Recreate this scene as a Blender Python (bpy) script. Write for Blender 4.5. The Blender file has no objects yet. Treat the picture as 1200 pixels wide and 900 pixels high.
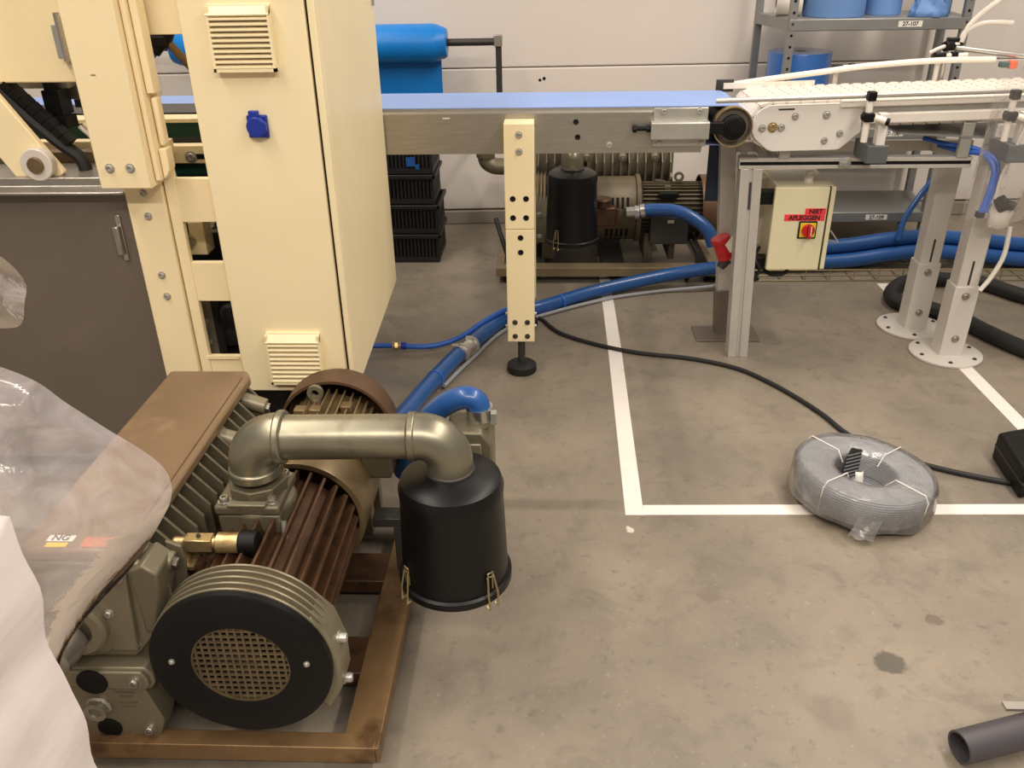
import bpy, bmesh, math, random
from mathutils import Vector, Matrix
random.seed(7)
PI = math.pi
sc = bpy.context.scene
COL = sc.collection

# ------------------------------------------------------------------ camera
F_PX, TILT, YAW, ROLL, CAM_H = 1000.0, math.radians(27.7), math.radians(2.6), math.radians(1.0), 1.5
fwd = Vector((-math.sin(YAW)*math.cos(TILT), math.cos(YAW)*math.cos(TILT), -math.sin(TILT)))
rgt = Vector((math.cos(YAW), math.sin(YAW), 0))
dwn = fwd.cross(rgt)
r2 = math.cos(ROLL)*rgt + math.sin(ROLL)*dwn
d2 = -math.sin(ROLL)*rgt + math.cos(ROLL)*dwn
cam_d = bpy.data.cameras.new('camera'); cam_d.sensor_width = 36.0; cam_d.lens = F_PX/1200*36
cam_d.clip_start = 0.02; cam_d.clip_end = 100
cam = bpy.data.objects.new('camera', cam_d); COL.objects.link(cam)
cam.matrix_world = Matrix(((r2.x, -d2.x, -fwd.x, 0), (r2.y, -d2.y, -fwd.y, 0), (r2.z, -d2.z, -fwd.z, CAM_H), (0, 0, 0, 1)))
sc.camera = cam

# ------------------------------------------------------------------ world, lamps, exposure
w = bpy.data.worlds.new('hall_light'); sc.world = w; w.use_nodes = True
w.node_tree.nodes['Background'].inputs[0].default_value = (1.0, 0.91, 0.82, 1)
w.node_tree.nodes['Background'].inputs[1].default_value = 0.21
def area(name, loc, sx, sy, power, col=(1.0, 0.90, 0.79), tilt=(0, 0, 0)):
    l = bpy.data.lights.new(name, 'AREA'); l.shape = 'RECTANGLE'; l.size = sx; l.size_y = sy; l.energy = power; l.color = col
    o = bpy.data.objects.new(name, l); COL.objects.link(o); o.location = loc; o.rotation_euler = tilt
    return o
area('ceiling_tube_or_fill', (-1.7, 2.0, 3.7), 0.30, 5.0, 112)
area('ceiling_tube_or_fill', (1.9, 1.8, 3.7), 0.30, 5.0, 138)
area('ceiling_tube_or_fill', (0.2, -1.6, 3.7), 4.0, 0.3, 165)  # added fill behind the camera to brighten upright fronts, not a known tube
vs = sc.view_settings
vs.view_transform = 'Standard'; vs.look = 'None'; vs.exposure = 0.12; vs.gamma = 1.0; vs.use_curve_mapping = False

# ------------------------------------------------------------------ materials
def lin(c):
    return tuple(((x/255)/12.92 if x/255 <= 0.04045 else ((x/255+0.055)/1.055)**2.4) for x in c) + (1.0,)
MATS = {}
def mat(name, rgb, rough=0.5, metal=0.0, var=0.10, vs=5.0, bump=0.0, bs=90.0, spot=None, stretch=None, coat=0.0, spec=None):
    m = bpy.data.materials.new(name); m.use_nodes = True; nt = m.node_tree; N = nt.nodes; L = nt.links
    b = N['Principled BSDF']; b.inputs['Roughness'].default_value = rough; b.inputs['Metallic'].default_value = metal
    if coat: b.inputs['Coat Weight'].default_value = coat
    if spec is not None: b.inputs['Specular IOR Level'].default_value = spec
    tc = N.new('ShaderNodeTexCoord'); src = tc.outputs['Object']
    if stretch:
        mp = N.new('ShaderNodeMapping'); mp.inputs['Scale'].default_value = stretch; L.new(src, mp.inputs[0]); src = mp.outputs[0]
    n = N.new('ShaderNodeTexNoise'); n.inputs['Scale'].default_value = vs; n.inputs['Detail'].default_value = 5; L.new(src, n.inputs['Vector'])
    c = lin(rgb)
    cr = N.new('ShaderNodeValToRGB'); L.new(n.outputs['Fac'], cr.inputs[0])
    cr.color_ramp.elements[0].position = 0.3; cr.color_ramp.elements[1].position = 0.7
    cr.color_ramp.elements[0].color = tuple(x*(1-var) for x in c[:3])+(1,)
    cr.color_ramp.elements[1].color = tuple(min(1, x*(1+var)) for x in c[:3])+(1,)
    out = cr.outputs[0]
    if spot:                                   # (rgb, scale, low, high): dirt or wear patches
        n2 = N.new('ShaderNodeTexNoise'); n2.inputs['Scale'].default_value = spot[1]; n2.inputs['Detail'].default_value = 7; n2.inputs['Roughness'].default_value = .62
        L.new(src, n2.inputs['Vector'])
        r = N.new('ShaderNodeMapRange'); r.inputs[1].default_value = spot[2]; r.inputs[2].default_value = spot[3]; L.new(n2.outputs['Fac'], r.inputs[0])
        mx = N.new('ShaderNodeMix'); mx.data_type = 'RGBA'; L.new(r.outputs[0], mx.inputs[0]); L.new(out, mx.inputs[6]); mx.inputs[7].default_value = lin(spot[0]); out = mx.outputs[2]
    L.new(out, b.inputs['Base Color'])
    if bump:
        n3 = N.new('ShaderNodeTexNoise'); n3.inputs['Scale'].default_value = bs; n3.inputs['Detail'].default_value = 3; L.new(src, n3.inputs['Vector'])
        bp = N.new('ShaderNodeBump'); bp.inputs['Strength'].default_value = bump; bp.inputs['Distance'].default_value = 0.004
        L.new(n3.outputs['Fac'], bp.inputs['Height']); L.new(bp.outputs[0], b.inputs['Normal'])
    MATS[name] = m
    return m
def film_mat(name, rgb, dens, rough=0.12, bump=0.5):
    m = bpy.data.materials.new(name); m.use_nodes = True; nt = m.node_tree; N = nt.nodes; L = nt.links
    out = N['Material Output']; N.remove(N['Principled BSDF'])
    tr = N.new('ShaderNodeBsdfTransparent'); df = N.new('ShaderNodeBsdfDiffuse'); gl = N.new('ShaderNodeBsdfGlossy'); tl = N.new('ShaderNodeBsdfTranslucent')
    df.inputs[0].default_value = lin(rgb); tl.inputs[0].default_value = lin(rgb); gl.inputs['Roughness'].default_value = rough; gl.inputs[0].default_value = (.95, .9, .88, 1)
    tc = N.new('ShaderNodeTexCoord'); n = N.new('ShaderNodeTexNoise'); n.inputs['Scale'].default_value = 14; n.inputs['Detail'].default_value = 4; n.inputs['Distortion'].default_value = 1.2
    L.new(tc.outputs['Object'], n.inputs['Vector'])
    bp = N.new('ShaderNodeBump'); bp.inputs['Strength'].default_value = bump; bp.inputs['Distance'].default_value = 0.02; L.new(n.outputs['Fac'], bp.inputs['Height'])
    for s in (df, gl, tl): L.new(bp.outputs[0], s.inputs['Normal'])
    r = N.new('ShaderNodeMapRange'); r.inputs[1].default_value = .35; r.inputs[2].default_value = .7; r.inputs[3].default_value = dens*.7; r.inputs[4].default_value = min(1, dens*1.35); L.new(n.outputs['Fac'], r.inputs[0])
    ad = N.new('ShaderNodeMixShader'); ad.inputs[0].default_value = .4; L.new(df.outputs[0], ad.inputs[1]); L.new(tl.outputs[0], ad.inputs[2])
    m1 = N.new('ShaderNodeMixShader'); L.new(r.outputs[0], m1.inputs[0]); L.new(tr.outputs[0], m1.inputs[1]); L.new(ad.outputs[0], m1.inputs[2])
    fr = N.new('ShaderNodeFresnel'); fr.inputs[0].default_value = 1.45; L.new(bp.outputs[0], fr.inputs['Normal'])
    m2 = N.new('ShaderNodeMixShader'); L.new(fr.outputs[0], m2.inputs[0]); L.new(m1.outputs[0], m2.inputs[1]); L.new(gl.outputs[0], m2.inputs[2])
    L.new(m2.outputs[0], out.inputs[0]); MATS[name] = m
    return m
cream = mat('cream_paint', (248, 231, 188), .42, var=.025, bump=.03, bs=250, spot=((205, 185, 140), 9, .70, .80))
cream2 = mat('cream_paint_machine', (248, 229, 184), .42, var=.03, bump=.03, bs=250, spot=((190, 168, 125), 7, .70, .85))
boxcream = mat('beige_enclosure_paint', (222, 214, 178), .4, var=.02)
steel = mat('brushed_steel', (176, 170, 160), .38, .85, .08, 14, .04, 200, stretch=(1, 12, 12))
steel_dk = mat('dull_stainless_door', (122, 111, 100), .45, .35, .06, 3, .05, 120, spot=((134, 122, 110), 4, .58, .85))
steel_br = mat('bright_steel', (205, 202, 196), .28, .95, .05)
zinc = mat('zinc_plated', (190, 188, 180), .42, .7, .08, 20)
alu = mat('anodised_aluminium', (205, 200, 192), .42, .45, .04, 10, stretch=(8, 8, 1))
alu_paint = mat('grey_white_leg_paint', (212, 206, 198), .45, .1, .03)
castgrey = mat('cast_grey_paint', (114, 106, 86), .42, .35, .08, 9, .08, 60, spot=((96, 82, 58), 6, .58, .75))
castlight = mat('cast_light_grey_paint', (132, 124, 103), .4, .35, .06, 9, .06, 60, spot=((112, 96, 66), 7, .60, .78))
pipe_m = mat('galvanised_pipe', (146, 141, 122), .34, .75, .12, 12, .06, 70, spot=((108, 98, 74), 9, .52, .72))
pumpbrown = mat('oily_brown_cover', (128, 105, 80), .42, .25, .12, 5, .06, 60, spot=((158, 136, 106), 6, .52, .75))
rust = mat('rusty_brown', (88, 62, 42), .42, .35, .22, 12, .15, 60, spot=((58, 40, 28), 14, .5, .68))
tan = mat('tan_oily_housing', (128, 109, 78), .38, .4, .16, 7, .08, 60, spot=((104, 80, 52), 6, .52, .72))
cowl = mat('brown_cowl', (104, 78, 58), .45, .3, .15, 6, .06, 60, spot=((74, 54, 40), 7, .55, .75))
frame_m = mat('brown_steel_frame', (134, 106, 72), .42, .4, .16, 9, .1, 60, spot=((92, 66, 42), 8, .52, .7))
black = mat('black_plastic', (13, 12, 12), .5, 0, .1, spec=.25)
blacks = mat('black_satin_canister', (12, 12, 13), .38, 0, .08, 4, spec=.35)
blackr = mat('black_rubber', (24, 23, 23), .6, 0, .15)
blackc = mat('black_crate_plastic', (30, 26, 27), .5, 0, .1)
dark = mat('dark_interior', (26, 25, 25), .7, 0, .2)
dkgrey = mat('dark_grey_metal', (66, 64, 62), .45, .4, .1)
greyblk = mat('grey_plastic_block', (88, 92, 92), .5, 0, .05)
bluehose = mat('blue_hose', (36, 84, 148), .32, 0, .08, 8, coat=.2)
bluesm = mat('blue_air_tube', (46, 98, 190), .35, 0, .05)
bluefilm = mat('blue_film_roll', (12, 128, 216), .36, 0, .06, 7, .1, 40)
bluebelt = mat('light_blue_belt', (138, 166, 222), .5, 0, .03, 4)
blueroll = mat('pale_blue_paper', (112, 152, 210), .6, 0, .05, 6)
bluesat = mat('blue_wrapped_roll', (52, 108, 186), .28, 0, .08, 6, .25, 14, coat=.4)
navy = mat('navy_plastic', (34, 46, 66), .5, 0, .1)
socketblue = mat('blue_socket_plastic', (22, 48, 150), .4, 0, .05)
white = mat('white_plastic', (236, 228, 216), .42, 0, .02)
whitepl = mat('white_side_plate', (226, 220, 212), .45, 0, .02)
wallw = mat('white_wall_panel', (228, 219, 210), .6, 0, .02, 2.5, .05, 30)
plinth_m = mat('concrete_plinth', (150, 142, 130), .8, 0, .12, 8, .3, 60)
shelfgrey = mat('galvanised_shelf', (150, 150, 148), .45, .55, .06, 16)
brass = mat('brass', (186, 164, 118), .32, .7, .1, 20, spot=((140, 104, 62), 18, .55, .7))
green = mat('dark_green_bar', (20, 74, 62), .5, 0, .1)
red = mat('red_plastic', (190, 30, 34), .42, 0, .06)
pinkred = mat('red_label_tape', (240, 62, 70), .5, 0, .02)
yellow = mat('yellow_plate', (236, 196, 44), .45, 0, .03)
coilgrey = mat('grey_cable_sheath', (156, 158, 164), .45, 0, .05, 12)
tubegrey = mat('dark_grey_pvc', (74, 70, 74), .42, 0, .06)
wrapwhite = mat('white_wrapped_stack', (248, 238, 236), .3, 0, .03, 4, .7, 5, stretch=(1, 1, 3.2), coat=.3)
linewhite = mat('white_floor_paint', (236, 230, 222), .55, 0, .03, 9, spot=((196, 188, 176), 11, .62, .8))
orange = mat('orange_plastic', (226, 92, 40), .45)
clearpl = film_mat('clear_film', (248, 240, 242), .40, .10, .12)
clearthin = film_mat('thin_clear_film', (248, 240, 236), .09, .35, .08)
coilfilm = film_mat('coil_shrink_film', (226, 224, 222), .26, .15, .35)
tubeclear = mat('clear_hose', (214, 206, 196), .3, 0, .03)
grille_m = mat('grimy_grille', (112, 98, 74), .42, .5, .2, 40)
tan_shaded = mat('shaded_grimy_housing', (104, 93, 74), .48, .3, .16, 7, .1, 60, spot=((74, 64, 50), 6, .5, .7))  # darker tan for the rear pump: grime plus conveyor shade put into the colour
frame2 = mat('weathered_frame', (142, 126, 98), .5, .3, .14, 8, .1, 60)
paper = mat('paper_label', (232, 228, 220), .6)
ink = mat('black_ink', (30, 26, 26), .7)
copper = mat('radiator_mesh', (132, 112, 72), .4, .6, .35, 260)
wire_m = mat('yellow_zinc_wire', (176, 160, 120), .35, .8, .06)
stainred = mat('faded_red_sticker', (196, 110, 70), .6, 0, .1, 20)

def floor_material():
    m = bpy.data.materials.new('concrete_floor'); m.use_nodes = True; nt = m.node_tree; N = nt.nodes; L = nt.links
    b = N['Principled BSDF']; tc = N.new('ShaderNodeTexCoord'); P = tc.outputs['Object']
    def noise(s, d=6, r=.55, dist=0):
        n = N.new('ShaderNodeTexNoise'); n.inputs['Scale'].default_value = s; n.inputs['Detail'].default_value = d; n.inputs['Roughness'].default_value = r; n.inputs['Distortion'].default_value = dist
        L.new(P, n.inputs['Vector']); return n.outputs['Fac']
    def rng(src, a, b_, c, d):
        r = N.new('ShaderNodeMapRange'); r.inputs[1].default_value = a; r.inputs[2].default_value = b_; r.inputs[3].default_value = c; r.inputs[4].default_value = d; L.new(src, r.inputs[0]); return r.outputs[0]
    def mul(a, b_):
        x = N.new('ShaderNodeMath'); x.operation = 'MULTIPLY'
        for i, s in enumerate((a, b_)):
            if isinstance(s, (int, float)): x.inputs[i].default_value = s
            else: L.new(s, x.inputs[i])
        return x.outputs[0]
    def mix(f, a, col):
        mx = N.new('ShaderNodeMix'); mx.data_type = 'RGBA'
        if isinstance(f, (int, float)): mx.inputs[0].default_value = f
        else: L.new(f, mx.inputs[0])
        L.new(a, mx.inputs[6])
        mx.inputs[7].default_value = lin(col); return mx.outputs[2]
    cr = N.new('ShaderNodeValToRGB'); L.new(noise(1.6, 8, .6), cr.inputs[0])
    e = cr.color_ramp.elements; e[0].position = .32; e[0].color = lin((119, 111, 99)); e[1].position = .68; e[1].color = lin((150, 138, 121))
    c = cr.outputs[0]
    c = mix(mul(rng(noise(7, 8, .68, .6), .50, .72, 0, 1), .65), c, (104, 97, 87))
    c = mix(mul(rng(noise(24, 7, .72), .56, .76, 0, 1), .75), c, (88, 80, 70))
    c = mix(mul(rng(noise(60, 3, .6), .62, .75, 0, 1), .35), c, (178, 169, 156))
    sp = N.new('ShaderNodeSeparateXYZ'); L.new(P, sp.inputs[0]); X, Y = sp.outputs[0], sp.outputs[1]
    def band(s, lo, hi, soft):
        return mul(rng(s, lo-soft, lo+soft, 0, 1), rng(s, hi-soft, hi+soft, 1, 0))
    worn = rng(noise(9, 5, .6), .3, .65, .25, 1)
    c = mix(mul(mul(mul(band(Y, 2.06, 2.11, .012), band(X, -.5, .22, .03)), worn), .55), c, (82, 76, 68))   # scuffed-off line
    c = mix(mul(mul(mul(band(X, .36, .47, .015), band(Y, 2.15, 3.6, .06)), worn), .35), c, (90, 84, 76))
    c = mix(mul(mul(mul(band(Y, 2.23, 2.29, .012), band(X, .95, 1.8, .05)), worn), .4), c, (86, 80, 72))
    def blot(x, y, r, col, k):
        nonlocal c
        v = N.new('ShaderNodeVectorMath'); v.operation = 'DISTANCE'; L.new(P, v.inputs[0]); v.inputs[1].default_value = (x, y, 0)
        a = N.new('ShaderNodeMath'); a.operation = 'ADD'; L.new(v.outputs['Value'], a.inputs[0]); L.new(rng(noise(40, 3), .2, .8, -.012, .012), a.inputs[1])
        c = mix(mul(rng(a.outputs[0], r*.8, r*1.1, 1, 0), k), c, col)
    blot(.7955, 1.476, .036, (66, 61, 54), .75)
    blot(.2386, 1.9651, .013, (214, 206, 194), .9)
    blot(.62, 1.33, .05, (120, 108, 94), .5); blot(.95, 1.62, .02, (96, 84, 72), .7); blot(.42, 1.7, .03, (110, 100, 88), .5)
    blot(.71, 1.08, .03, (96, 92, 78), .6)
    L.new(c, b.inputs['Base Color'])
    L.new(rng(noise(5, 5), .3, .7, .34, .58), b.inputs['Roughness'])
    bp = N.new('ShaderNodeBump'); bp.inputs['Strength'].default_value = .12; bp.inputs['Distance'].default_value = .003; L.new(noise(70, 5), bp.inputs['Height']); L.new(bp.outputs[0], b.inputs['Normal'])
    return m
floor_m = floor_material()

# ------------------------------------------------------------------ mesh helpers
class MB:
    def __init__(s, xf=None): s.v = []; s.f = []; s.xf = xf
    def add(s, vs, fs):
        o = len(s.v); s.v += [tuple(p) for p in vs]; s.f += [tuple(i+o for i in q) for q in fs]; return s
    def box(s, x0, x1, y0, y1, z0, z1):
        return s.add([(x0,y0,z0),(x1,y0,z0),(x1,y1,z0),(x0,y1,z0),(x0,y0,z1),(x1,y0,z1),(x1,y1,z1),(x0,y1,z1)],
                     [(0,3,2,1),(4,5,6,7),(0,1,5,4),(1,2,6,5),(2,3,7,6),(3,0,4,7)])
    def frame(s, a):
        a = Vector(a).normalized(); t = Vector((0,0,1)) if abs(a.z) < .9 else Vector((1,0,0))
        u = a.cross(t).normalized(); return a, u, a.cross(u)
    def lathe(s, o, axis, prof, n=32, a0=0.0, a1=2*PI, closed=False):
        o = Vector(o); a, u, w_ = s.frame(axis); full = abs(a1-a0-2*PI) < 1e-6; m = n if full else n+1
        vs = []
        for (r, h) in prof:
            for i in range(m):
                t = a0+(a1-a0)*i/n; vs.append(o+a*h+(u*math.cos(t)+w_*math.sin(t))*max(r, 1e-5))
        fs = []; k = len(prof); rows = k if closed else k-1
        for j in range(rows):
            for i in range(n):
                i2 = (i+1) % m; j2 = (j+1) % k
                fs.append((j*m+i, j*m+i2, j2*m+i2, j2*m+i))
        if not full and closed:
            fs.append(tuple(j*m for j in range(k))); fs.append(tuple(j*m+m-1 for j in range(k))[::-1])
        return s.add(vs, fs)
    def cyl(s, p0, p1, r0, r1=None, n=24):
        p0, p1 = Vector(p0), Vector(p1); r1 = r0 if r1 is None else r1; L = (p1-p0).length
        a, u, w_ = s.frame(p1-p0)
        vs = [p0+(u*math.cos(2*PI*i/n)+w_*math.sin(2*PI*i/n))*r0 for i in range(n)]+[p1+(u*math.cos(2*PI*i/n)+w_*math.sin(2*PI*i/n))*r1 for i in range(n)]
        return s.add(vs, [(i,(i+1)%n,n+(i+1)%n,n+i) for i in range(n)]+[tuple(range(n))[::-1], tuple(range(n,2*n))])
    def ring(s, o, axis, ri, ro, h, n=36):
        return s.lathe(o, axis, [(ri,0),(ro,0),(ro,h),(ri,h)], n, closed=True)
    def tube(s, path, r, n=10, closed=False):
        P = [Vector(p) for p in path]; k = len(P); vs = []; fs = []
        rr = r if isinstance(r, (list, tuple)) else [r]*k
        T = []
        for i in range(k):
            a = P[(i+1)%k] if (closed or i < k-1) else P[i]; b = P[i-1] if (closed or i > 0) else P[i]
            T.append((a-b).normalized())
        _, u, _2 = s.frame(T[0])
        for i in range(k):
            u = (u-T[i]*u.dot(T[i])).normalized(); w_ = T[i].cross(u)
            for j in range(n): vs.append(P[i]+(u*math.cos(2*PI*j/n)+w_*math.sin(2*PI*j/n))*rr[i])
        for i in range(k if closed else k-1):
            i2 = (i+1) % k
            for j in range(n): fs.append((i*n+j, i*n+(j+1)%n, i2*n+(j+1)%n, i2*n+j))
        if not closed: fs += [tuple(range(n))[::-1], tuple((k-1)*n+j for j in range(n))]
        return s.add(vs, fs)
    def prism(s, poly, axis, a, b):
        n = len(poly)
        def pt(p, d): return (p[0], d, p[1]) if axis == 'y' else ((d, p[0], p[1]) if axis == 'x' else (p[0], p[1], d))
        return s.add([pt(p,a) for p in poly]+[pt(p,b) for p in poly], [(i,(i+1)%n,n+(i+1)%n,n+i) for i in range(n)]+[tuple(range(n))[::-1], tuple(range(n,2*n))])
    def grid(s, rows):
        m = len(rows[0]); vs = [p for r in rows for p in r]
        return s.add(vs, [(j*m+i, j*m+i+1, (j+1)*m+i+1, (j+1)*m+i) for j in range(len(rows)-1) for i in range(m-1)])
    def mesh(s, name, m, off=(0,0,0), smooth=35):
        vs = s.v
        if s.xf: vs = [s.xf(*p) for p in vs]
        me = bpy.data.meshes.new(name); me.from_pydata([(p[0]-off[0], p[1]-off[1], p[2]-off[2]) for p in vs], [], s.f)
        bm = bmesh.new(); bm.from_mesh(me); bmesh.ops.recalc_face_normals(bm, faces=bm.faces); bm.to_mesh(me); bm.free()
        if smooth:
            for p in me.polygons: p.use_smooth = True
            me.set_sharp_from_angle(angle=math.radians(smooth))
        me.materials.append(m); return me
def spline(pts, n=8):
    P = [Vector(p) for p in pts]; out = []
    for i in range(len(P)-1):
        p0, p1, p2, p3 = P[max(i-1,0)], P[i], P[i+1], P[min(i+2,len(P)-1)]
        for k in range(n):
            t = k/n; out.append(.5*((2*p1)+(p2-p0)*t+(2*p0-5*p1+4*p2-p3)*t*t+(3*p1-p0-3*p2+p3)*t**3))
    return out+[P[-1]]
ORG = {}
def _props(o, label, cat, group, kind):
    if label: o['label'] = label
    if cat: o['category'] = cat
    if group: o['group'] = group
    if kind: o['kind'] = kind
def thing(name, label, cat, loc=(0,0,0), rz=0.0, group=None, kind=None):
    o = bpy.data.objects.new(name, None); COL.objects.link(o); o.empty_display_size = .05
    o.location = loc; o.rotation_euler = (0, 0, rz); _props(o, label, cat, group, kind)
    ORG[o.name] = (0,0,0) if rz else tuple(loc)          # rotated things are built in local coordinates
    return o
def part(name, mb, m, parent=None, label=None, bevel=0.0, smooth=35, solid=0.0, kind=None):
    off = ORG.get(parent.name, (0,0,0)) if parent else (0,0,0)
    o = bpy.data.objects.new(name, mb.mesh(name, m, off, smooth)); COL.objects.link(o)
    if parent: o.parent = parent; ORG[o.name] = off
    if label: o['label'] = label
    if kind: o['kind'] = kind
    if solid:
        md = o.modifiers.new('thickness', 'SOLIDIFY'); md.thickness = solid; md.offset = 0
    if bevel:
        md = o.modifiers.new('bevel', 'BEVEL'); md.width = bevel; md.segments = 2; md.limit_method = 'ANGLE'; md.angle_limit = math.radians(40)
    return o
def single(name, mb, m, label, cat, group=None, kind=None, loc=(0,0,0), **k):
    o = part(name, mb, m, None, **k)
    me = o.data; me.transform(Matrix.Translation(-Vector(loc))); o.location = loc
    ORG[o.name] = tuple(loc); _props(o, label, cat, group, kind); return o
SH = {}
def shared(key, name, maker, m, parent, at, rot=(0,0,0), label=None, bevel=0.0):
    if key not in SH: SH[key] = maker().mesh(name, m)
    o = bpy.data.objects.new(name, SH[key]); COL.objects.link(o); off = ORG.get(parent.name, (0,0,0)); o.parent = parent
    o.location = Vector(at)-Vector(off); o.rotation_euler = rot; ORG[o.name] = tuple(at)
    if label: o['label'] = label
    if bevel:
        md = o.modifiers.new('bevel', 'BEVEL'); md.width = bevel; md.segments = 2; md.limit_method = 'ANGLE'
    return o
FACE = {'-y': (PI/2,0,0), '+y': (-PI/2,0,0), '+z': (0,0,0), '+x': (0,PI/2,0), '-x': (0,-PI/2,0)}
def bolt(parent, at, d='-y', r=.008, m=None, h=.006, name='bolt'):
    m = m or zinc
    def mk():
        b = MB(); b.cyl((0,0,-.002),(0,0,.0015),r*1.35,n=18)
        b.lathe((0,0,.0015),(0,0,1),[(r*1.0,0),(r,h*.7),(r*.85,h),(r*.5,h),(r*.5,h*.35),(0,h*.35)],14); return b
    return shared(('bolt',r,m.name,h), name, mk, m, parent, at, FACE[d])
def hole(parent, at, d='-y', r=.008):
    def mk():
        b = MB(); b.lathe((0,0,.0003),(0,0,1),[(r*1.08,0),(r*1.08,.0008),(r,.0008),(r*.9,.0002),(0,.0002)],16); return b
    return shared(('hole',r), 'drill_hole', mk, black, parent, at, FACE[d])
def text(parent, s, at, size, m, d='-y', name='lettering', align='CENTER', bold=0.0, rz=0.0):
    cu = bpy.data.curves.new(name, 'FONT'); cu.body = s; cu.size = size; cu.align_x = align; cu.align_y = 'CENTER'; cu.extrude = .0004; cu.offset = bold
    tmp = bpy.data.objects.new('tmp', cu); COL.objects.link(tmp); dg = bpy.context.evaluated_depsgraph_get(); dg.update()
    me = bpy.data.meshes.new_from_object(tmp.evaluated_get(dg)); bpy.data.objects.remove(tmp); bpy.data.curves.remove(cu)
    me.materials.clear(); me.materials.append(m)
    o = bpy.data.objects.new(name, me); COL.objects.link(o); off = ORG.get(parent.name, (0,0,0)); o.parent = parent
    o.location = Vector(at)-Vector(off); o.rotation_euler = (PI/2, 0, rz); return o
# ================================================================== SETTING
fl = MB().box(-4, 6, -2.5, 6, -.1, 0)
floor = single('floor', fl, floor_m, 'worn grey concrete floor with white painted lines', 'floor', kind='structure', smooth=0)
def line(poly): part('painted_line', MB().prism(poly, 'z', .0002, .0012), linewhite, floor, smooth=0)
line([(.232,2.035),(.285,2.035),(.306,3.2),(.312,4.3),(.262,4.3),(.252,3.2)])
line([(.285,2.036),(1.72,2.063),(1.72,2.113),(.285,2.084)])
line([(1.592,2.113),(1.648,2.113),(1.632,3.9),(1.578,3.9)])
WY = lambda x: 4.89+.05*(x+.5)
wall = thing('wall_back', 'white panelled hall wall with a horizontal joint', 'wall', (0, 4.9, 0), kind='structure')
def wslab(x0, x1, z0, z1, d): return MB().prism([(x0,WY(x0)+d),(x1,WY(x1)+d),(x1,WY(x1)+.2),(x0,WY(x0)+.2)], 'z', z0, z1)
part('wall_core', wslab(-4, 6, 0, 3.4, .02), plinth_m, wall, smooth=0)
for a, b in ((-4, -2.55), (-2.547, 3.4), (3.403, 6)):
    part('wall_panel', wslab(a, b, .087, .862, 0), wallw, wall, bevel=.006, smooth=0)
    part('wall_panel', wslab(a, b, .868, 3.4, .004), wallw, wall, bevel=.006, smooth=0)
hole(wall, (-.041, WY(-.04)-.001, .799), r=.007); hole(wall, (-.018, WY(-.02)-.001, .807), r=.008)
pl = single('baseboard_back', wslab(-4, 6, 0, .078, -.012), plinth_m, 'grey concrete plinth along the back wall', 'baseboard', kind='structure', bevel=.006, smooth=0)

# ================================================================== ELECTRICAL CABINET
cab = thing('electrical_cabinet', 'tall cream electrical cabinet with two louvred vents and a blue socket', 'cabinet', (-.7, 2.56, .36))
part('cabinet_body', MB().prism([(-.857,2.147),(-.537,2.147),(-.563,3.0),(-.857,3.0)], 'z', .36, 1.78), cream, cab, bevel=.004)
part('door_flange', MB().box(-.5545,-.537,2.124,2.147,.36,1.78), cream, cab, bevel=.003)
part('door_seal', MB().box(-.566,-.553,2.136,2.148,.362,1.778), black, cab)
door = part('cabinet_door', MB().box(-.857,-.5610,2.122,2.146,.36,1.78), cream, cab, bevel=.003)
part('door_hinge', MB().cyl((-.5615,2.96,1.31),(-.5615,2.96,1.40),.008), zinc, cab)
def vent(z0, z1, x0, x1, n, lip):
    v = part('louvre_vent', MB().box(x0, x1, 2.112, 2.123, z0, z1), cream, door, bevel=.002)
    part('vent_hood', MB().prism([(2.112,z1-.004),(2.096,z1-lip),(2.098,z1-lip-.003),(2.112,z1-lip+.004)], 'x', x0, x1), cream, v)
    part('vent_recess', MB().box(x0+.007, x1-.007, 2.1105, 2.1122, z0+.006, z1-lip), dkgrey, v)
    for s in (x0, x1-.006): part('vent_side', MB().box(s, s+.006, 2.098, 2.113, z0, z1-.004), cream, v)
    part('vent_sill', MB().box(x0, x1, 2.098, 2.113, z0, z0+.008), cream, v)
    p = (z1-lip-z0-.008)/n
    for i in range(n):
        shared(('slat',x0,n), 'slat', lambda: MB().prism([(2.1115-2.1,p*.80),(2.1115-2.1,p*.62),(2.097-2.1,.0),(2.0965-2.1,p*.26),(2.104-2.1,p*.62)], 'x', x0+.006+.7, x1-.006+.7), cream, v, (-.7, 2.1, z0+.008+i*p))
vent(1.225, 1.372, -.786, -.638, 10, .022); vent(.392, .546, -.772, -.622, 9, .024)
so = part('wall_socket', MB().box(-.732,-.682,2.112,2.123,1.070,1.124), socketblue, cab, bevel=.003)
part('socket_lid', MB().cyl((-.706,2.113,1.098),(-.706,2.096,1.098),.0245,n=28), socketblue, so, bevel=.003)
part('socket_lid_catch', MB().box(-.722,-.698,2.100,2.113,1.112,1.136), socketblue, so, bevel=.002)

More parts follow.
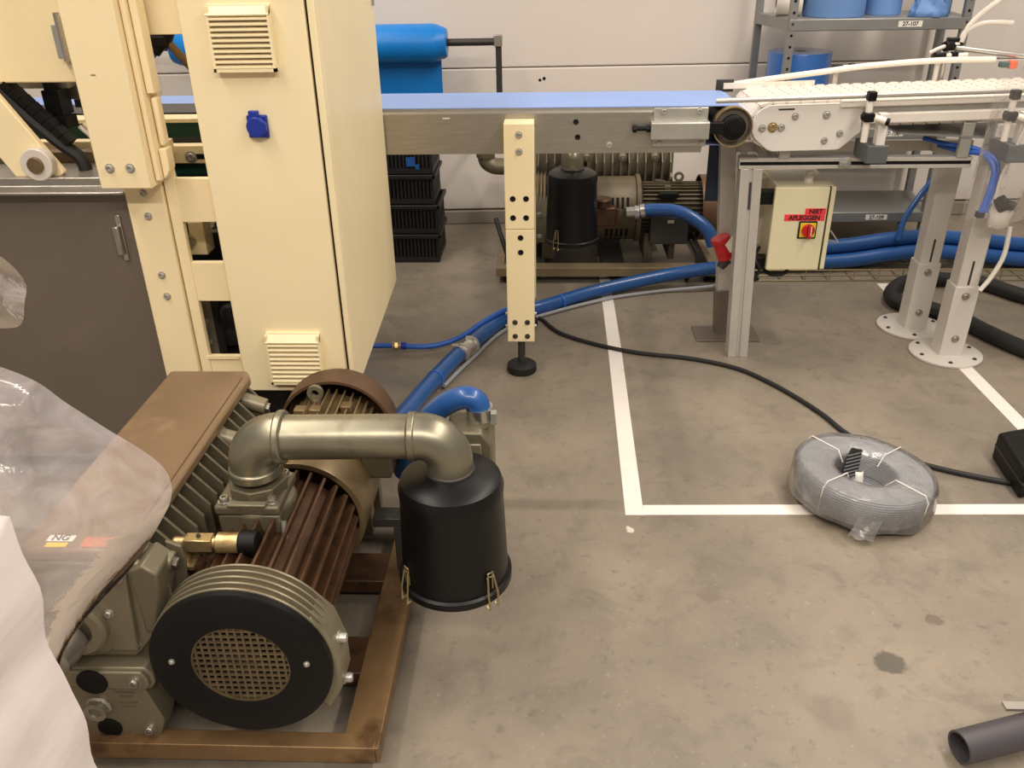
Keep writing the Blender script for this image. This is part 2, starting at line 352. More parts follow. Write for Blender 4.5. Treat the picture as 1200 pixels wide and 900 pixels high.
# ================================================================== PACKAGING MACHINE
mc = thing('packaging_machine', 'cream packaging machine frame with a dull stainless door and exposed rollers', 'machine', (-1.3, 2.5, 0))
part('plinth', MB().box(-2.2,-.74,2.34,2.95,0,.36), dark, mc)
part('column', MB().box(-1.085,-.985,2.13,2.168,.36,1.8), cream2, mc, bevel=.003)
part('column_inner_edge', MB().prism([(-.981,2.138),(-.957,2.150),(-.957,2.168),(-.981,2.168)], 'z', .36, 1.8), cream2, mc, bevel=.002)
part('column_groove', MB().box(-.986,-.980,2.15,2.166,.36,1.8), tan, mc)
for x, z in ((-1.035,.87),(-1.033,.708),(-1.031,.647),(-1.035,.931)): bolt(mc, (x, 2.129, z), r=.0075)
cv = part('cover_post', MB().box(-1.10,-.972,2.05,2.125,.962,1.8), cream2, mc, bevel=.003)
part('cover_post_flange', MB().box(-.970,-.957,2.075,2.125,.975,1.8), cream2, mc, bevel=.002)
part('cover_post_rail', MB().box(-.955,-.936,2.09,2.13,1.18,1.8), cream2, mc, bevel=.002)
part('cover_post_rail', MB().box(-.955,-.940,2.10,2.13,1.055,1.17), cream2, mc, bevel=.006)
part('corner_block', MB().prism([(-.955,1.05),(-.937,1.05),(-.937,1.0),(-.945,.985),(-.955,.975)], 'y', 2.09, 2.13), cream2, mc, bevel=.002)
for x in (-1.0654,-1.0145): bolt(cv, (x, 2.049, 1.0135), r=.0085)
part('scratch_plate', MB().box(-1.06,-1.048,2.0492,2.0501,1.228,1.230), tan, cv)
part('upper_panel', MB().box(-.957,-.860,2.15,2.19,1.305,1.8), cream2, mc, bevel=.002)
for a, b in ((.846,.962),(.623,.735),(.36,.455)): part('crossbar', MB().box(-.975,-.858,2.152,2.170,a,b), cream2, mc, bevel=.002)
part('sill_lip', MB().box(-.972,-.872,2.146,2.153,.448,.458), cream2, mc)
# inside the openings
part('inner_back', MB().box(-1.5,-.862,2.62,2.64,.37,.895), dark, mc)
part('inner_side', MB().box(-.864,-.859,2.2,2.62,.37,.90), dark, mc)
part('slotted_bar', MB().box(-1.9,-.862,2.56,2.60,.905,.958), cream2, mc, bevel=.002)
part('slot', MB().box(-1.085,-1.0,2.556,2.561,.918,.934), black, mc, bevel=.004)
bolt(mc, (-1.072, 2.556, .925), r=.013, m=zinc)
part('green_bar', MB().box(-1.9,-.862,2.60,2.66,.862,.902), green, mc)
part('green_guide', MB().box(-1.9,-.862,2.7,2.75,.955,1.000), green, mc)
part('guide_edge', MB().box(-1.9,-.862,2.68,2.76,1.003,1.014), cream2, mc)
part('dark_tray', MB().box(-1.9,-.862,2.78,2.95,1.0,1.016), dkgrey, mc)
bb = part('bearing_block', MB().box(-1.040,-.960,2.28,2.34,.712,.808), cream2, mc, bevel=.003)
part('bearing_slit', MB().box(-1.005,-1.002,2.2785,2.281,.77,.808), dark, bb)
part('shaft_end', MB().cyl((-1.0055,2.281,.7525),(-1.0055,2.268,.7525),.019,n=28), steel, bb)
part('shaft', MB().cyl((-.968,2.36,.785),(-.968,2.44,.785),.012), steel_br, mc)
part('clamp', MB().box(-.985,-.93,2.36,2.40,.752,.762), steel, mc)
part('steel_bracket', MB().box(-1.035,-.995,2.30,2.31,.37,.62).box(-.995,-.990,2.30,2.36,.37,.62), steel, mc)
for z in (.50,.43): bolt(mc, (-1.012, 2.299, z), r=.006)
part('guide_rod', MB().cyl((-1.03,2.27,.37),(-1.03,2.27,.62),.009), steel_br, mc)
part('motor_lump', MB().lathe((-.985,2.42,.37),(0,0,1),[(0,0),(.04,.01),(.05,.05),(.032,.11),(.02,.13),(0,.135)],20), dkgrey, mc)
# stainless door side
dr = part('stainless_door', MB().box(-2.3,-1.088,2.172,2.2,.10,.922), steel_dk, mc, bevel=.003)
part('stainless_ledge', MB().prism([(2.13,.925),(2.13,.932),(2.18,.936),(2.18,.958),(2.34,.958),(2.34,.925)], 'x', -2.3, -1.088), steel, mc, bevel=.002)
h = part('door_handle', MB().box(-1.152,-1.134,2.148,2.172,.755,.835), steel, dr, bevel=.004)
part('handle_plate', MB().box(-1.146,-1.132,2.166,2.172,.735,.862), steel_br, h, bevel=.002)
up = part('upper_guard_panel', MB().box(-2.3,-1.10,2.25,2.28,1.185,1.8), cream2, mc, bevel=.004)
hg = part('hinge', MB().box(-1.222,-1.192,2.222,2.25,1.245,1.325), zinc, up, bevel=.003)
part('hinge_leaf', MB().box(-1.205,-1.178,2.238,2.25,1.23,1.345), zinc, hg, bevel=.002)
part('hinge_pin', MB().cyl((-1.20,2.222,1.24),(-1.20,2.222,1.352),.008), steel_br, hg)
part('arm_plate', MB().prism([(-1.62,1.33),(-1.555,1.40),(-1.400,1.172),(-1.272,.966),(-1.30,.945),(-1.40,.945)], 'y', 2.205, 2.225), cream2, mc, bevel=.003)
rl = part('roller_flange', MB().cyl((-1.326,2.205,.992),(-1.326,2.178,.992),.042,n=36), tubeclear, mc, bevel=.003)
part('roller_hub', MB().cyl((-1.326,2.18,.992),(-1.326,2.170,.992),.021,n=28), tan, rl, bevel=.002)
ch = MB()
ch.tube(spline([(-1.43,2.27,1.17),(-1.37,2.27,1.10),(-1.30,2.27,1.03),(-1.255,2.27,.99),(-1.25,2.27,.95),(-1.28,2.27,.93)]), .018, 8)
part('drive_belt', ch, blackr, mc)
for i in range(8):
    t = i/7; shared('cog', 'belt_cog', lambda: MB().box(-.012,.012,-.02,.02,-.010,.010), black, mc, (-1.395+.12*t, 2.27, 1.175-.135*t), (0, .9, 0))
part('cable_carrier', MB().box(-1.345,-1.30,2.32,2.38,1.09,1.155).box(-1.36,-1.32,2.3,2.36,1.07,1.10).box(-1.32,-1.285,2.3,2.36,1.06,1.09).cyl((-1.33,2.34,1.15),(-1.33,2.34,1.185),.015), black, mc)
part('cable_carrier', MB().box(-1.25,-1.215,2.30,2.36,1.115,1.135).cyl((-1.232,2.33,1.13),(-1.232,2.33,1.18),.010).box(-1.24,-1.20,2.31,2.35,1.10,1.117), black, mc)
part('mounting_bracket', MB().box(-1.32,-1.27,2.40,2.44,1.12,1.25), steel, mc)
part('mounting_bracket', MB().box(-1.45,-1.29,2.36,2.40,1.155,1.25), steel, mc)
part('tie_rod', MB().cyl((-1.265,2.35,1.065),(-1.175,2.35,.965),.007), cream2, mc)
part('tie_rod', MB().cyl((-1.285,2.36,1.055),(-1.19,2.36,.955),.006), white, mc)
part('block', MB().box(-1.245,-1.205,2.42,2.46,.97,1.08), steel, mc, bevel=.003)
part('dark_block', MB().box(-1.34,-1.23,2.5,2.55,1.00,1.075), dark, mc)
part('rear_cross_member', MB().box(-2.2,-1.11,2.5,2.54,.94,.985), cream2, mc, bevel=.002)
part('rear_cross_member', MB().box(-2.2,-1.11,2.36,2.40,.955,.985), tan, mc, bevel=.002)
# pneumatic valve and tube seen through the opening
vl = part('pneumatic_valve', MB().box(-1.065,-1.025,2.42,2.46,1.25,1.275).cyl((-1.04,2.44,1.25),(-1.02,2.44,1.285),.016).cyl((-1.045,2.44,1.255),(-1.068,2.44,1.232),.013), black, mc, bevel=.002)
part('air_tube', MB().tube(spline([(-1.062,2.44,1.238),(-1.09,2.44,1.215),(-1.118,2.44,1.175),(-1.13,2.44,1.10),(-1.105,2.43,1.02),(-1.087,2.42,.955),(-1.07,2.42,.88)]), .009, 10), bluesm, mc)
part('valve_arm', MB().tube([(-1.03,2.44,1.262),(-.97,2.47,1.17)], .012, 10), tan, mc)
part('angle_plate', MB().prism([(-1.16,1.31),(-1.0,1.31),(-1.03,1.27),(-1.125,1.245)], 'y', 2.44, 2.46), dkgrey, mc)

# ================================================================== BLUE BELT CONVEYOR
cvb = thing('belt_conveyor', 'long stainless conveyor with a light blue belt on a cream post', 'conveyor', (-.095, 3.1, 0))
bp_ = [(-2.4,.9785),(.632,.9785)]+[(.632+.0665*math.sin(a), .912+.0665*math.cos(a)) for a in [PI*i/14 for i in range(1,15)]]+[(-2.4,.8455)]
bi_ = [(-2.4,.8485)]+[(.632+.0635*math.sin(a), .912+.0635*math.cos(a)) for a in [PI*i/14 for i in range(14,-1,-1)]]+[(-2.4,.9755)]
part('belt', MB().prism(bp_+bi_, 'y', 3.034, 3.352), bluebelt, cvb, smooth=40)
sf = part('side_frame', MB().prism([(3.012,.826),(3.012,.962),(3.017,.968),(3.033,.968),(3.033,.964),(3.02,.963),(3.016,.958),(3.016,.830),(3.03,.830),(3.03,.826)], 'x', -2.4, .532), steel, cvb)
part('side_frame', MB().box(-2.4,.532,3.353,3.36,.826,.968), steel, cvb)
part('slider_bed', MB().box(-2.4,.53,3.034,3.352,.962,.975), steel, cvb)
for px, z in ((.098,.932),(.105,.881)): hole(cvb, (px, 3.0118, z), r=.009)
for px, z in ((.215,.853),): bolt(cvb, (px, 3.011, z), r=.009)
part('bracket_mark', MB().box(-.36,-.335,3.0112,3.0122,.946,.950), white, cvb)
part('drum', MB().cyl((.632,3.036,.912),(.632,3.35,.912),.0634,n=36), dkgrey, cvb)
ed = part('drum_end', MB().lathe((.632,3.036,.912),(0,-1,0),[(0,0),(.062,0),(.0665,.006),(.0665,.028),(.062,.03),(.056,.012),(.03,.012),(.03,.02),(0,.02)],36), steel_dk, cvb)
part('drum_rim', MB().ring((.632,3.004,.912),(0,1,0),.0635,.0672,.03), brass, ed)
be = part('bearing_housing', MB().lathe((.632,3.012,.912),(0,-1,0),[(0,0),(.042,0),(.042,.018),(.036,.022),(.022,.022),(.022,.030),(.014,.030),(.014,.034),(0,.034)],28), black, cvb)
part('tension_arm', MB().box(.53,.60,2.982,3.008,.892,.932), black, cvb, bevel=.004)
tn = part('tensioner_housing', MB().prism([(2.972,.880),(2.972,.932),(2.976,.936),(3.011,.936),(3.011,.876),(2.976,.876)], 'x', .352, .548), zinc, cvb, bevel=.002)
part('tensioner_plate', MB().box(.362,.545,3.004,3.0115,.848,.978), zinc, tn, bevel=.003)
for x, z in ((.395,.966),(.515,.966),(.385,.859),(.53,.859)): bolt(tn, (x, 3.0035, z), r=.009)
part('tension_screw', MB().cyl((.29,2.992,.912),(.36,2.992,.912),.008).cyl((.292,2.992,.912),(.304,2.992,.912),.014,n=6).cyl((.338,2.992,.912),(.35,2.992,.912),.013,n=6), black, tn)
def post(y0, y1, detail):
    pu = part('post', MB().box(-.147,-.044,y0,y1,.580,.945), cream, cvb, bevel=.003)
    lo = part('post', MB().box(-.146,-.045,y0+.001,y1-.001,.142,.5785), cream, cvb, bevel=.003)
    cx, cy = -.0955, (y0+y1)/2
    ft = part('levelling_foot', MB().lathe((cx,cy,0),(0,0,1),[(0,0),(.054,0),(.058,.008),(.056,.03),(.046,.037),(.02,.042),(0,.042)],32), blackr, cvb)
    part('foot_stem', MB().cyl((cx,cy,.04),(cx,cy,.143),.014), dkgrey, ft)
    if not detail: return
    for dz in (.908,.852): bolt(pu, (cx, y0-.001, dz), r=.009)
    for dx in (-.0235,.0225):
        for z in (.690,.622): hole(pu, (cx+dx, y0-.0003, z), r=.0095)
    for z in (.573-.024,.573-.078): hole(lo, (cx+.002, y0+.0007, z), r=.0095)
    for dx in (-.022,.024):
        for z in (.222,.165): bolt(lo, (cx+dx, y0+.001, z), r=.0075, m=dkgrey)
    for z in (.20,.25): bolt(lo, (-.0445, cy-.02, z), '+x', r=.006); bolt(lo, (-.1465, cy-.02, z), '-x', r=.006)
part('end_guard', MB().box(.625,.70,3.365,3.371,.555,.945).box(.50,.63,3.362,3.370,.88,.92), navy, cvb, label='dark navy end guard')
post(2.925, 3.010, True); post(3.362, 3.44, False)
# ================================================================== VACUUM PUMPS
def build_pump(root, second=False):
    AZ = .305
    # ---- base frame
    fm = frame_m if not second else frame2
    tan = globals()['tan'] if not second else tan_shaded
    castgrey = globals()['castgrey'] if not second else tan_shaded
    y0f, y1f = (0.0, .80) if not second else (-.02, 1.08)
    def rail(poly, axis, a, b): part('frame_rail', MB().prism(poly, axis, a, b), fm, root, bevel=.002)
    # each rail an angle or channel: top flange plus outer web
    rail([(.167,.070),(.167,.078),(.242,.078),(.242,.035),(.234,.035),(.234,.070)], 'y', y0f, y1f)
    rail([(-.41,.070),(-.41,.078),(-.485,.078),(-.485,.035),(-.477,.035),(-.477,.070)], 'y', y0f, y1f)
    rail([(y0f+.037,.070),(y0f+.037,.0785),(y0f-.001,.0785),(y0f-.001,.035),(y0f+.007,.035),(y0f+.007,.070)], 'x', -.477, .234)
    rail([(y1f-.07,.070),(y1f-.07,.0785),(y1f+.001,.0785),(y1f+.001,.035),(y1f-.007,.035),(y1f-.007,.070)], 'x', -.477, .234)
    for c in ((.25, .55) if not second else (.16, .55)):
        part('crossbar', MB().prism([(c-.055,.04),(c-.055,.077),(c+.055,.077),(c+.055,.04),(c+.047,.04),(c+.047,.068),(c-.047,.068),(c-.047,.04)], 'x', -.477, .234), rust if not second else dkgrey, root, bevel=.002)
    for fx in (-.44,.2):
        for fy in (y0f+.06, y1f-.06): part('foot_pad', MB().cyl((fx,fy,0),(fx,fy,.072),.02).cyl((fx,fy,0),(fx,fy,.012),.032), blackr, root)
    # ---- oil separator box
    bx0, bx1, by0, by1 = -.388, -.20, .062, .765
    if second: by0, by1 = .12, .86
    dz = 0.0 if not second else .055
    ob = part('oil_separator', MB().prism([(bx0,.12),(bx1,.12),(bx1,.46+dz),(bx1-.02,.50+dz),(bx0,.50+dz)], 'y', by0, by1), castgrey, root, bevel=.004)
    lid = part('separator_lid', MB().prism([(bx0-.006,by0-.012),(bx1+.016,by0-.012),(bx1+.022,by0+.02),(bx1+.022,by1-.02),(bx1+.005,by1+.012),(bx0-.006,by1+.012)], 'z', .497+dz, .524+dz), pumpbrown, root, bevel=.007)
    part('lid_seam', MB().box(bx1+.004,bx1+.007,by0+.01,by1-.03,.5238+dz,.5252+dz), cowl, lid)
    nf = 18
    for i in range(nf):
        yy = by0+.02+i*(by1-by0-.04)/(nf-1)
        def mkfin(): return MB().prism([(0,-.26),(.028,-.27),(.062,-.235),(.062,-.055),(.018,.0),(0,.0)], 'y', -.0035, .0035)
        shared('sepfin', 'cooling_fin', mkfin, castgrey, ob, (bx1-.004, yy, .492+dz), bevel=.001)
    for yy in ((by0+.04, by0+.47, by1-.06) if not second else (by0+.3, by0+.48, by0+.64)):
        bs = part('screw_boss', MB().cyl((bx1+.008,yy,.478+dz),(bx1+.066,yy,.458+dz),.020,n=20), castlight, ob, bevel=.003)
        part('boss_screw', MB().cyl((bx1+.064,yy,.459+dz),(bx1+.074,yy,.456+dz),.010,n=6), steel, bs)
    for xx, yy, sx, sy, m_ in ((-.325,.085,.05,.018,paper),(-.325,.066,.04,.012,yellow),(-.245,.075,.07,.028,stainred)):
        if not second: part('sticker', MB().box(xx-sx/2,xx+sx/2,yy-sy/2,yy+sy/2,.5235,.5248), m_, lid)
    if not second: text(lid, 'NG', (-.325,.085,.5256), .022, ink).rotation_euler = (0,0,0)
    # ---- front cover of the separator
    f0 = by0
    fc = part('front_cover', MB().prism([(-.385,.265),(-.225,.265),(-.170,.33),(-.165,.40),(-.158,.475),(-.178,.497),(-.385,.497)], 'y', f0-.012, f0+.004), castlight, root, bevel=.004)
    part('front_cover_plate', MB().prism([(-.262,.288),(-.212,.288),(-.196,.48),(-.215,.495),(-.262,.47),(-.30,.40)], 'y', f0-.022, f0-.010), castlight, fc, bevel=.004)
    part('cover_rib', MB().prism([(-.186,.335),(-.166,.345),(-.140,.43),(-.136,.478),(-.160,.500),(-.186,.488)], 'y', f0-.024, f0+.05), castgrey, fc, bevel=.004)
    part('cover_rib', MB().prism([(-.150,.36),(-.132,.37),(-.118,.45),(-.122,.482),(-.150,.495)], 'y', f0+.055, f0+.064), castgrey, fc, bevel=.002)
    bolt(fc, (-.214, f0-.024, .474), r=.011, h=.010, m=steel); bolt(fc, (-.216, f0-.013, .30), r=.006); bolt(fc, (-.18, f0-.013, .35), r=.006)
    fr_ = part('exhaust_flange', MB().lathe((-.318,f0-.010,.36),(0,-1,0),[(0,0),(.085,0),(.085,.012),(.066,.016),(.066,.03),(.060,.036),(.042,.036),(.040,.016),(0,.016)],36), castlight, root)
    part('exhaust_fitting', MB().lathe((-.335,f0-.026,.33),(-.25,-1,-.1),[(0,0),(.042,0),(.042,.055),(.036,.062),(.020,.064),(0,.064)],30), steel, fr_)
    for t in (.35, 1.35, 2.6): bolt(fr_, (-.318+.076*math.cos(t), f0-.023, .36+.076*math.sin(t)), r=.007)
    lb = part('lower_cover', MB().prism([(-.372,.262),(-.20,.262),(-.186,.245),(-.186,.225),(-.195,.208),(-.212,.205),(-.19,.12),(-.205,.075),(-.372,.075)], 'y', f0-.040, f0+.02), castlight, root, bevel=.004)
    part('lower_cover_step', MB().prism([(-.37,.258),(-.205,.258),(-.195,.24),(-.195,.222),(-.204,.213),(-.37,.213)], 'y', f0-.048, f0-.038), castlight, lb, bevel=.003)
    for x, z, r in ((-.305,.233,.027),(-.305,.098,.022)):
        part('black_plug', MB().lathe((x,f0-(.047 if z > .2 else .039),z),(0,-1,0),[(r*1.12,0),(r*1.12,.004),(r,.006),(r*.9,.004),(0,.004)],28), black, lb)
    sg = part('sight_glass', MB().lathe((-.312,f0-.039,.160),(0,-1,0),[(0,0),(.026,0),(.026,.006),(.022,.010),(.022,.022),(.013,.022),(.011,.012),(0,.012)],28), steel, lb)
    part('sight_nut', MB().cyl((-.312,f0-.045,.160),(-.312,f0-.056,.160),.0235,n=6), castlight, sg)
    for x, z in ((-.219,.237),(-.222,.098)): bolt(lb, (x, f0-(.049 if z > .2 else .041), z), r=.010, m=steel, h=.009)
    part('cast_lettering', MB().box(-.272,-.232,f0-.0412,f0-.0395,.196,.199).box(-.266,-.24,f0-.0412,f0-.0395,.185,.188).box(-.272,-.232,f0-.0412,f0-.0395,.169,.172).box(-.268,-.238,f0-.0412,f0-.0395,.158,.161), castgrey, lb, label='worn raised cast lettering')
    # ---- fan end
    d = 0.0 if not second else .13
    AZ0 = AZ; AZ = AZ-(.012 if not second else 0)
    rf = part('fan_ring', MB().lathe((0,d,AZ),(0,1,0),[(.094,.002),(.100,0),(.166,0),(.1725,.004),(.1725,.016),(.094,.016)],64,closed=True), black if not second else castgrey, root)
    gr = MB(); R_ = .096; n = 14
    for i in range(-6, 7):
        q = i*R_*2/n; hgt = math.sqrt(max(0, R_*R_-q*q))
        gr.box(q-.0022,q+.0022,d+.006,d+.010,AZ-hgt,AZ+hgt); gr.box(-hgt,hgt,d+.0065,d+.0105,AZ+q-.0022,AZ+q+.0022)
    gr.ring((0,d+.004,AZ),(0,1,0),.091,.097,.008)
    part('fan_grille', gr, grille_m, root)
    part('fan_wheel', MB().cyl((0,d+.018,AZ),(0,d+.05,AZ),.035).cyl((0,d+.014,AZ),(0,d+.02,AZ),.022,n=6), rust, root)
    fb = MB()
    for i in range(8):
        t = 2*PI*i/8; u = Vector((math.cos(t),0,math.sin(t))); w_ = Vector((-math.sin(t),0,math.cos(t))); c = Vector((0,d+.035,AZ))
        a_ = [c+u*.03+w_*.012+Vector((0,-.012,0)), c+u*.03-w_*.012+Vector((0,.012,0)), c+u*.09-w_*.02+Vector((0,.012,0)), c+u*.09+w_*.02+Vector((0,-.012,0))]
        fb.add(a_, [(0,1,2,3)])
    part('fan_blades', fb, dkgrey, root, solid=.002)
    for x in (-.128,.128): bolt(rf, (x, d-.0005, AZ+.012), r=.0045, h=.003)
    part('radiator_core', MB().lathe((0,d+.016,AZ),(0,1,0),[(.165,0),(.165,.074),(.11,.074)],56), copper, root)
    for i in range(5):
        part('radiator_ring', MB().lathe((0,d+.017+i*.0165,AZ),(0,1,0),[(.12,0),(.1745,0),(.1755,.0025),(.1745,.005),(.12,.005)],64,closed=True), castlight, root)
    part('radiator_tank', MB().prism([(.135,AZ+.10),(.165,AZ+.065),(.182,AZ),(.182,AZ-.07),(.155,AZ-.13),(.12,AZ-.10)], 'y', d+.02, d+.10), castlight, root, bevel=.006)
    for z in (-.085,.02): bolt(root, (.176, d+.06, AZ+z), '+x', r=.010, h=.014)
    part('fan_housing', MB().lathe((0,d+.085,AZ),(0,1,0),[(.05,.0),(.15,.0),(.15,.012),(.10,.03),(.05,.03)],48), rust, root)
    AZ = AZ0
    # ---- pump cylinder with long fins
    ya, yb = (d+.10, .452) if not second else (d+.10, .34)
    part('cylinder', MB().lathe((0,ya,AZ),(0,1,0),[(0,0),(.105,0),(.105,yb-ya),(0,yb-ya)],48), rust, root)
    nl = 22
    for i in range(nl):
        t = -1.15+(i/(nl-1))*(PI+1.9)
        def mkf(): return MB().prism([(.10,0),(.1345,0),(.139,.006),(.139,yb-ya-.012),(.130,yb-ya),(.10,yb-ya)], 'z', -.003, .003)
        o = shared(('cylfin',second), 'cylinder_fin', mkf, rust, root, (0, ya, AZ), bevel=.001)
        o.rotation_euler = (0, -t, 0)
    # ---- bell housing, motor, cowl
    yc, yd = (.448, .655) if not second else (.30, .66)
    bell_prof = [(.138,0),(.150,0),(.152,.006),(.152,yd-yc-.01),(.146,yd-yc),(.10,yd-yc)]
    bell = part('bell_housing', MB().lathe((0,yc,AZ),(0,1,0),bell_prof+[(.10,yd-yc-.02),(.138,yd-yc-.03)],56,closed=True), tan, root)
    if second:
        for row in (.42,-.62,-1.15):
            for i in range(5):
                o = shared('bslot','housing_slot', lambda: MB().box(.1505,.1535,-.006,.006,-.026,.026), black, bell, (0, yd-.05-i*.024, AZ))
                o.rotation_euler = (0, -row, 0)
        part('coupling_flange', MB().lathe((0,yd-.005,AZ),(0,1,0),[(.09,0),(.162,0),(.162,.02),(.135,.028),(.09,.028)],40), tan, root)
        gb = part('gas_ballast_valve', MB().box(.13,.20,.42,.55,.27,.36).cyl((.165,.485,.355),(.165,.485,.40),.042).cyl((.165,.485,.385),(.165,.485,.398),.048), rust, root, bevel=.006)
        part('valve_ear', MB().box(.14,.19,.405,.42,.28,.35), rust, gb, bevel=.004); part('valve_ear', MB().box(.14,.19,.55,.565,.28,.35), rust, gb, bevel=.004)
    else:
        for i in range(3):
            part('housing_slot', MB().box(-.012+i*.016,-.006+i*.016,.60,.66,AZ+.1495,AZ+.1525), black, bell)
    ye, yf = (.655, .918) if not second else (.68, 1.05)
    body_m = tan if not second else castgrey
    part('motor_body', MB().lathe((0,ye,AZ),(0,1,0),[(0,0),(.108,0),(.108,yf-ye-.06),(0,yf-ye-.06)],40), body_m, root)
    for i in range(30):
        t = -1.0+i*(PI+2.0)/29
        def mkm(): return MB().prism([(.10,0),(.126,0),(.126,yf-ye-.07),(.10,yf-ye-.07)], 'z', -.0022, .0022)
        o = shared(('motfin',second), 'motor_fin', mkm, body_m, root, (0, ye+.006, AZ)); o.rotation_euler = (0, -t, 0)
    part('lifting_eye', MB().lathe((-.035,ye+.15,AZ+.14),(0,1,.0),[(.010,-.006),(.021,-.006),(.021,.006),(.010,.006)],24,closed=True).cyl((-.035,ye+.15,AZ+.10),(-.035,ye+.15,AZ+.122),.012), castlight, root)
    for x, y_, z in ((-.02,.07,.128),(.05,.11,.116),(-.07,.10,.11)):
        part('terminal_lug', MB().box(x-.015,x+.015,ye+y_,ye+y_+.03,AZ+z-.03,AZ+z+.004), body_m, root, bevel=.003)
    rc, r_in = (.158, .150)
    part('motor_cowl', MB().lathe((0,yf-.085,AZ),(0,1,0),[(r_in,0),(rc,0),(rc,.075),(.148,.098),(.10,.104),(0,.104),(0,.098),(.09,.098),(r_in,.07)],56), cowl, root)
    part('motor_foot', MB().box(-.11,.11,ye+.02,ye+.06,.076,.21).box(-.11,.11,ye+.14,ye+.17,.076,.21), castgrey, root, bevel=.003)
    part('pump_foot', MB().box(-.10,.10,.20,.26,.076,.22), castgrey, root, bevel=.003)
    part('separator_foot', MB().box(bx0+.01,bx1-.01,by0+.06,by0+.12,.076,.13).box(bx0+.01,bx1-.01,by1-.12,by1-.06,.076,.13), castgrey, root)
    part('side_duct', MB().box(-.21,-.09,.16,.46,.20,.36), rust, root, bevel=.01)
    # ---- inlet flange, elbow pipe and filter canister
    ix, iy, pz = -.036, .330, .597
    cx, cy = .372, .337
    if second: pz = .668
    fz = AZ+.120
    nf_ = part('inlet_neck', MB().lathe((ix,iy,fz-.03),(0,0,1),[(0,0),(.075,0),(.075,.055),(.058,.065),(0,.065)],36).box(ix-.07,ix+.06,iy-.07,iy+.05,fz-.03,fz+.025), castgrey, root, bevel=.005)
    fl_ = part('inlet_flange', MB().box(ix-.075,ix+.062,iy-.072,iy+.062,fz+.025,fz+.048), castgrey, root, bevel=.006)
    part('flange_rib', MB().box(ix-.045,ix+.035,iy-.076,iy-.06,fz+.048,fz+.055), castlight, fl_, bevel=.002)
    for a in (-.056,.044):
        for b in (-.054,.044): bolt(fl_, (ix+a, iy+b, fz+.049), '+z', r=.010, h=.010, m=steel)
    part('hex_nipple', MB().cyl((ix,iy,fz+.045),(ix,iy,fz+.072),.062,n=8), castgrey, root, bevel=.003)
    Rr = .058
    c1 = Vector((ix+Rr, iy, pz-Rr))
    p1 = [c1+Vector((-Rr*math.cos(t),0,Rr*math.sin(t))) for t in [PI/2*i/14 for i in range(15)]]
    e1 = part('elbow', MB().tube([p1[0]-Vector((0,0,.02))]+p1+[p1[-1]+Vector((.012,0,0))], .051, 30), pipe_m, root)
    part('elbow_collar', MB().ring((ix,iy,pz-Rr-.030),(0,0,1),.03,.0555,.022), pipe_m, e1, bevel=.004)
    part('elbow_collar', MB().ring((ix+Rr+.0,iy,pz),(1,0,0),.03,.0565,.016), pipe_m, e1, bevel=.004)
    c2 = Vector((cx-Rr, cy, pz-Rr))
    p2 = [c2+Vector((Rr*math.sin(t),0,Rr*math.cos(t))) for t in [PI/2*i/14 for i in range(15)]]
    e2 = part('elbow', MB().tube([p2[0]-Vector((.012,0,0))]+p2+[p2[-1]-Vector((0,0,.03))], .049, 30), pipe_m, root)
    part('elbow_collar', MB().ring((cx-Rr-.024,cy,pz),(1,0,0),.03,.0515,.018), pipe_m, e2, bevel=.004)
    part('elbow_collar', MB().ring((cx,cy,pz-Rr-.030),(0,0,1),.03,.0525,.014), dkgrey, e2, bevel=.003)
    part('inlet_pipe', MB().cyl((ix+Rr+.01,iy,pz),(cx-Rr-.02,cy,pz),.0465,n=32), pipe_m, root)
    ct = pz-Rr-.022
    cb = ct-(.287 if not second else .335)
    can = part('filter_canister', MB().lathe((cx,cy,0),(0,0,1),[(0,ct),(.050,ct),(.060,ct-.006),(.092,ct-.010),(.106,ct-.020),(.112,ct-.038),(.110,ct-.06),(.117,cb+.03),(.1175,cb+.022)],56), blacks, root)
    part('canister_base', MB().lathe((cx,cy,cb),(0,0,1),[(0,0),(.112,0),(.118,.004),(.1245,.010),(.1245,.026),(.119,.030),(.1,.030)],56), blacks, can)
    for t in (-.8, -2.5) if not second else (-.6, -2.4):
        u = Vector((math.cos(t), math.sin(t), 0)); v_ = Vector((-math.sin(t), math.cos(t), 0)); c = Vector((cx, cy, 0))
        lt = part('latch', MB().tube([c+u*.121+v_*.011+Vector((0,0,cb+.002)), c+u*.131+v_*.011+Vector((0,0,cb-.004)), c+u*.128+v_*.013+Vector((0,0,cb+.03)), c+u*.121+v_*.008+Vector((0,0,cb+.075)),
                       c+u*.121-v_*.008+Vector((0,0,cb+.075)), c+u*.128-v_*.013+Vector((0,0,cb+.03)), c+u*.131-v_*.011+Vector((0,0,cb-.004)), c+u*.121-v_*.011+Vector((0,0,cb+.002))], .0022, 6), wire_m, can)
        part('latch_plate', MB().tube([c+u*.1185+v_*.006+Vector((0,0,cb+.04)), c+u*.120+v_*.006+Vector((0,0,cb+.085)), c+u*.120-v_*.006+Vector((0,0,cb+.085)), c+u*.1185-v_*.006+Vector((0,0,cb+.04))], .0022, 6), wire_m, lt)
    return dict(ix=ix, iy=iy, cx=cx, cy=cy, fz=fz)
pump = thing('vacuum_pump', 'large oily vacuum pump in the foreground with a black ringed fan', 'pump', (-.572, 1.15, 0))
ORG[pump.name] = (0, 0, 0)        # built in its own coordinates
build_pump(pump)
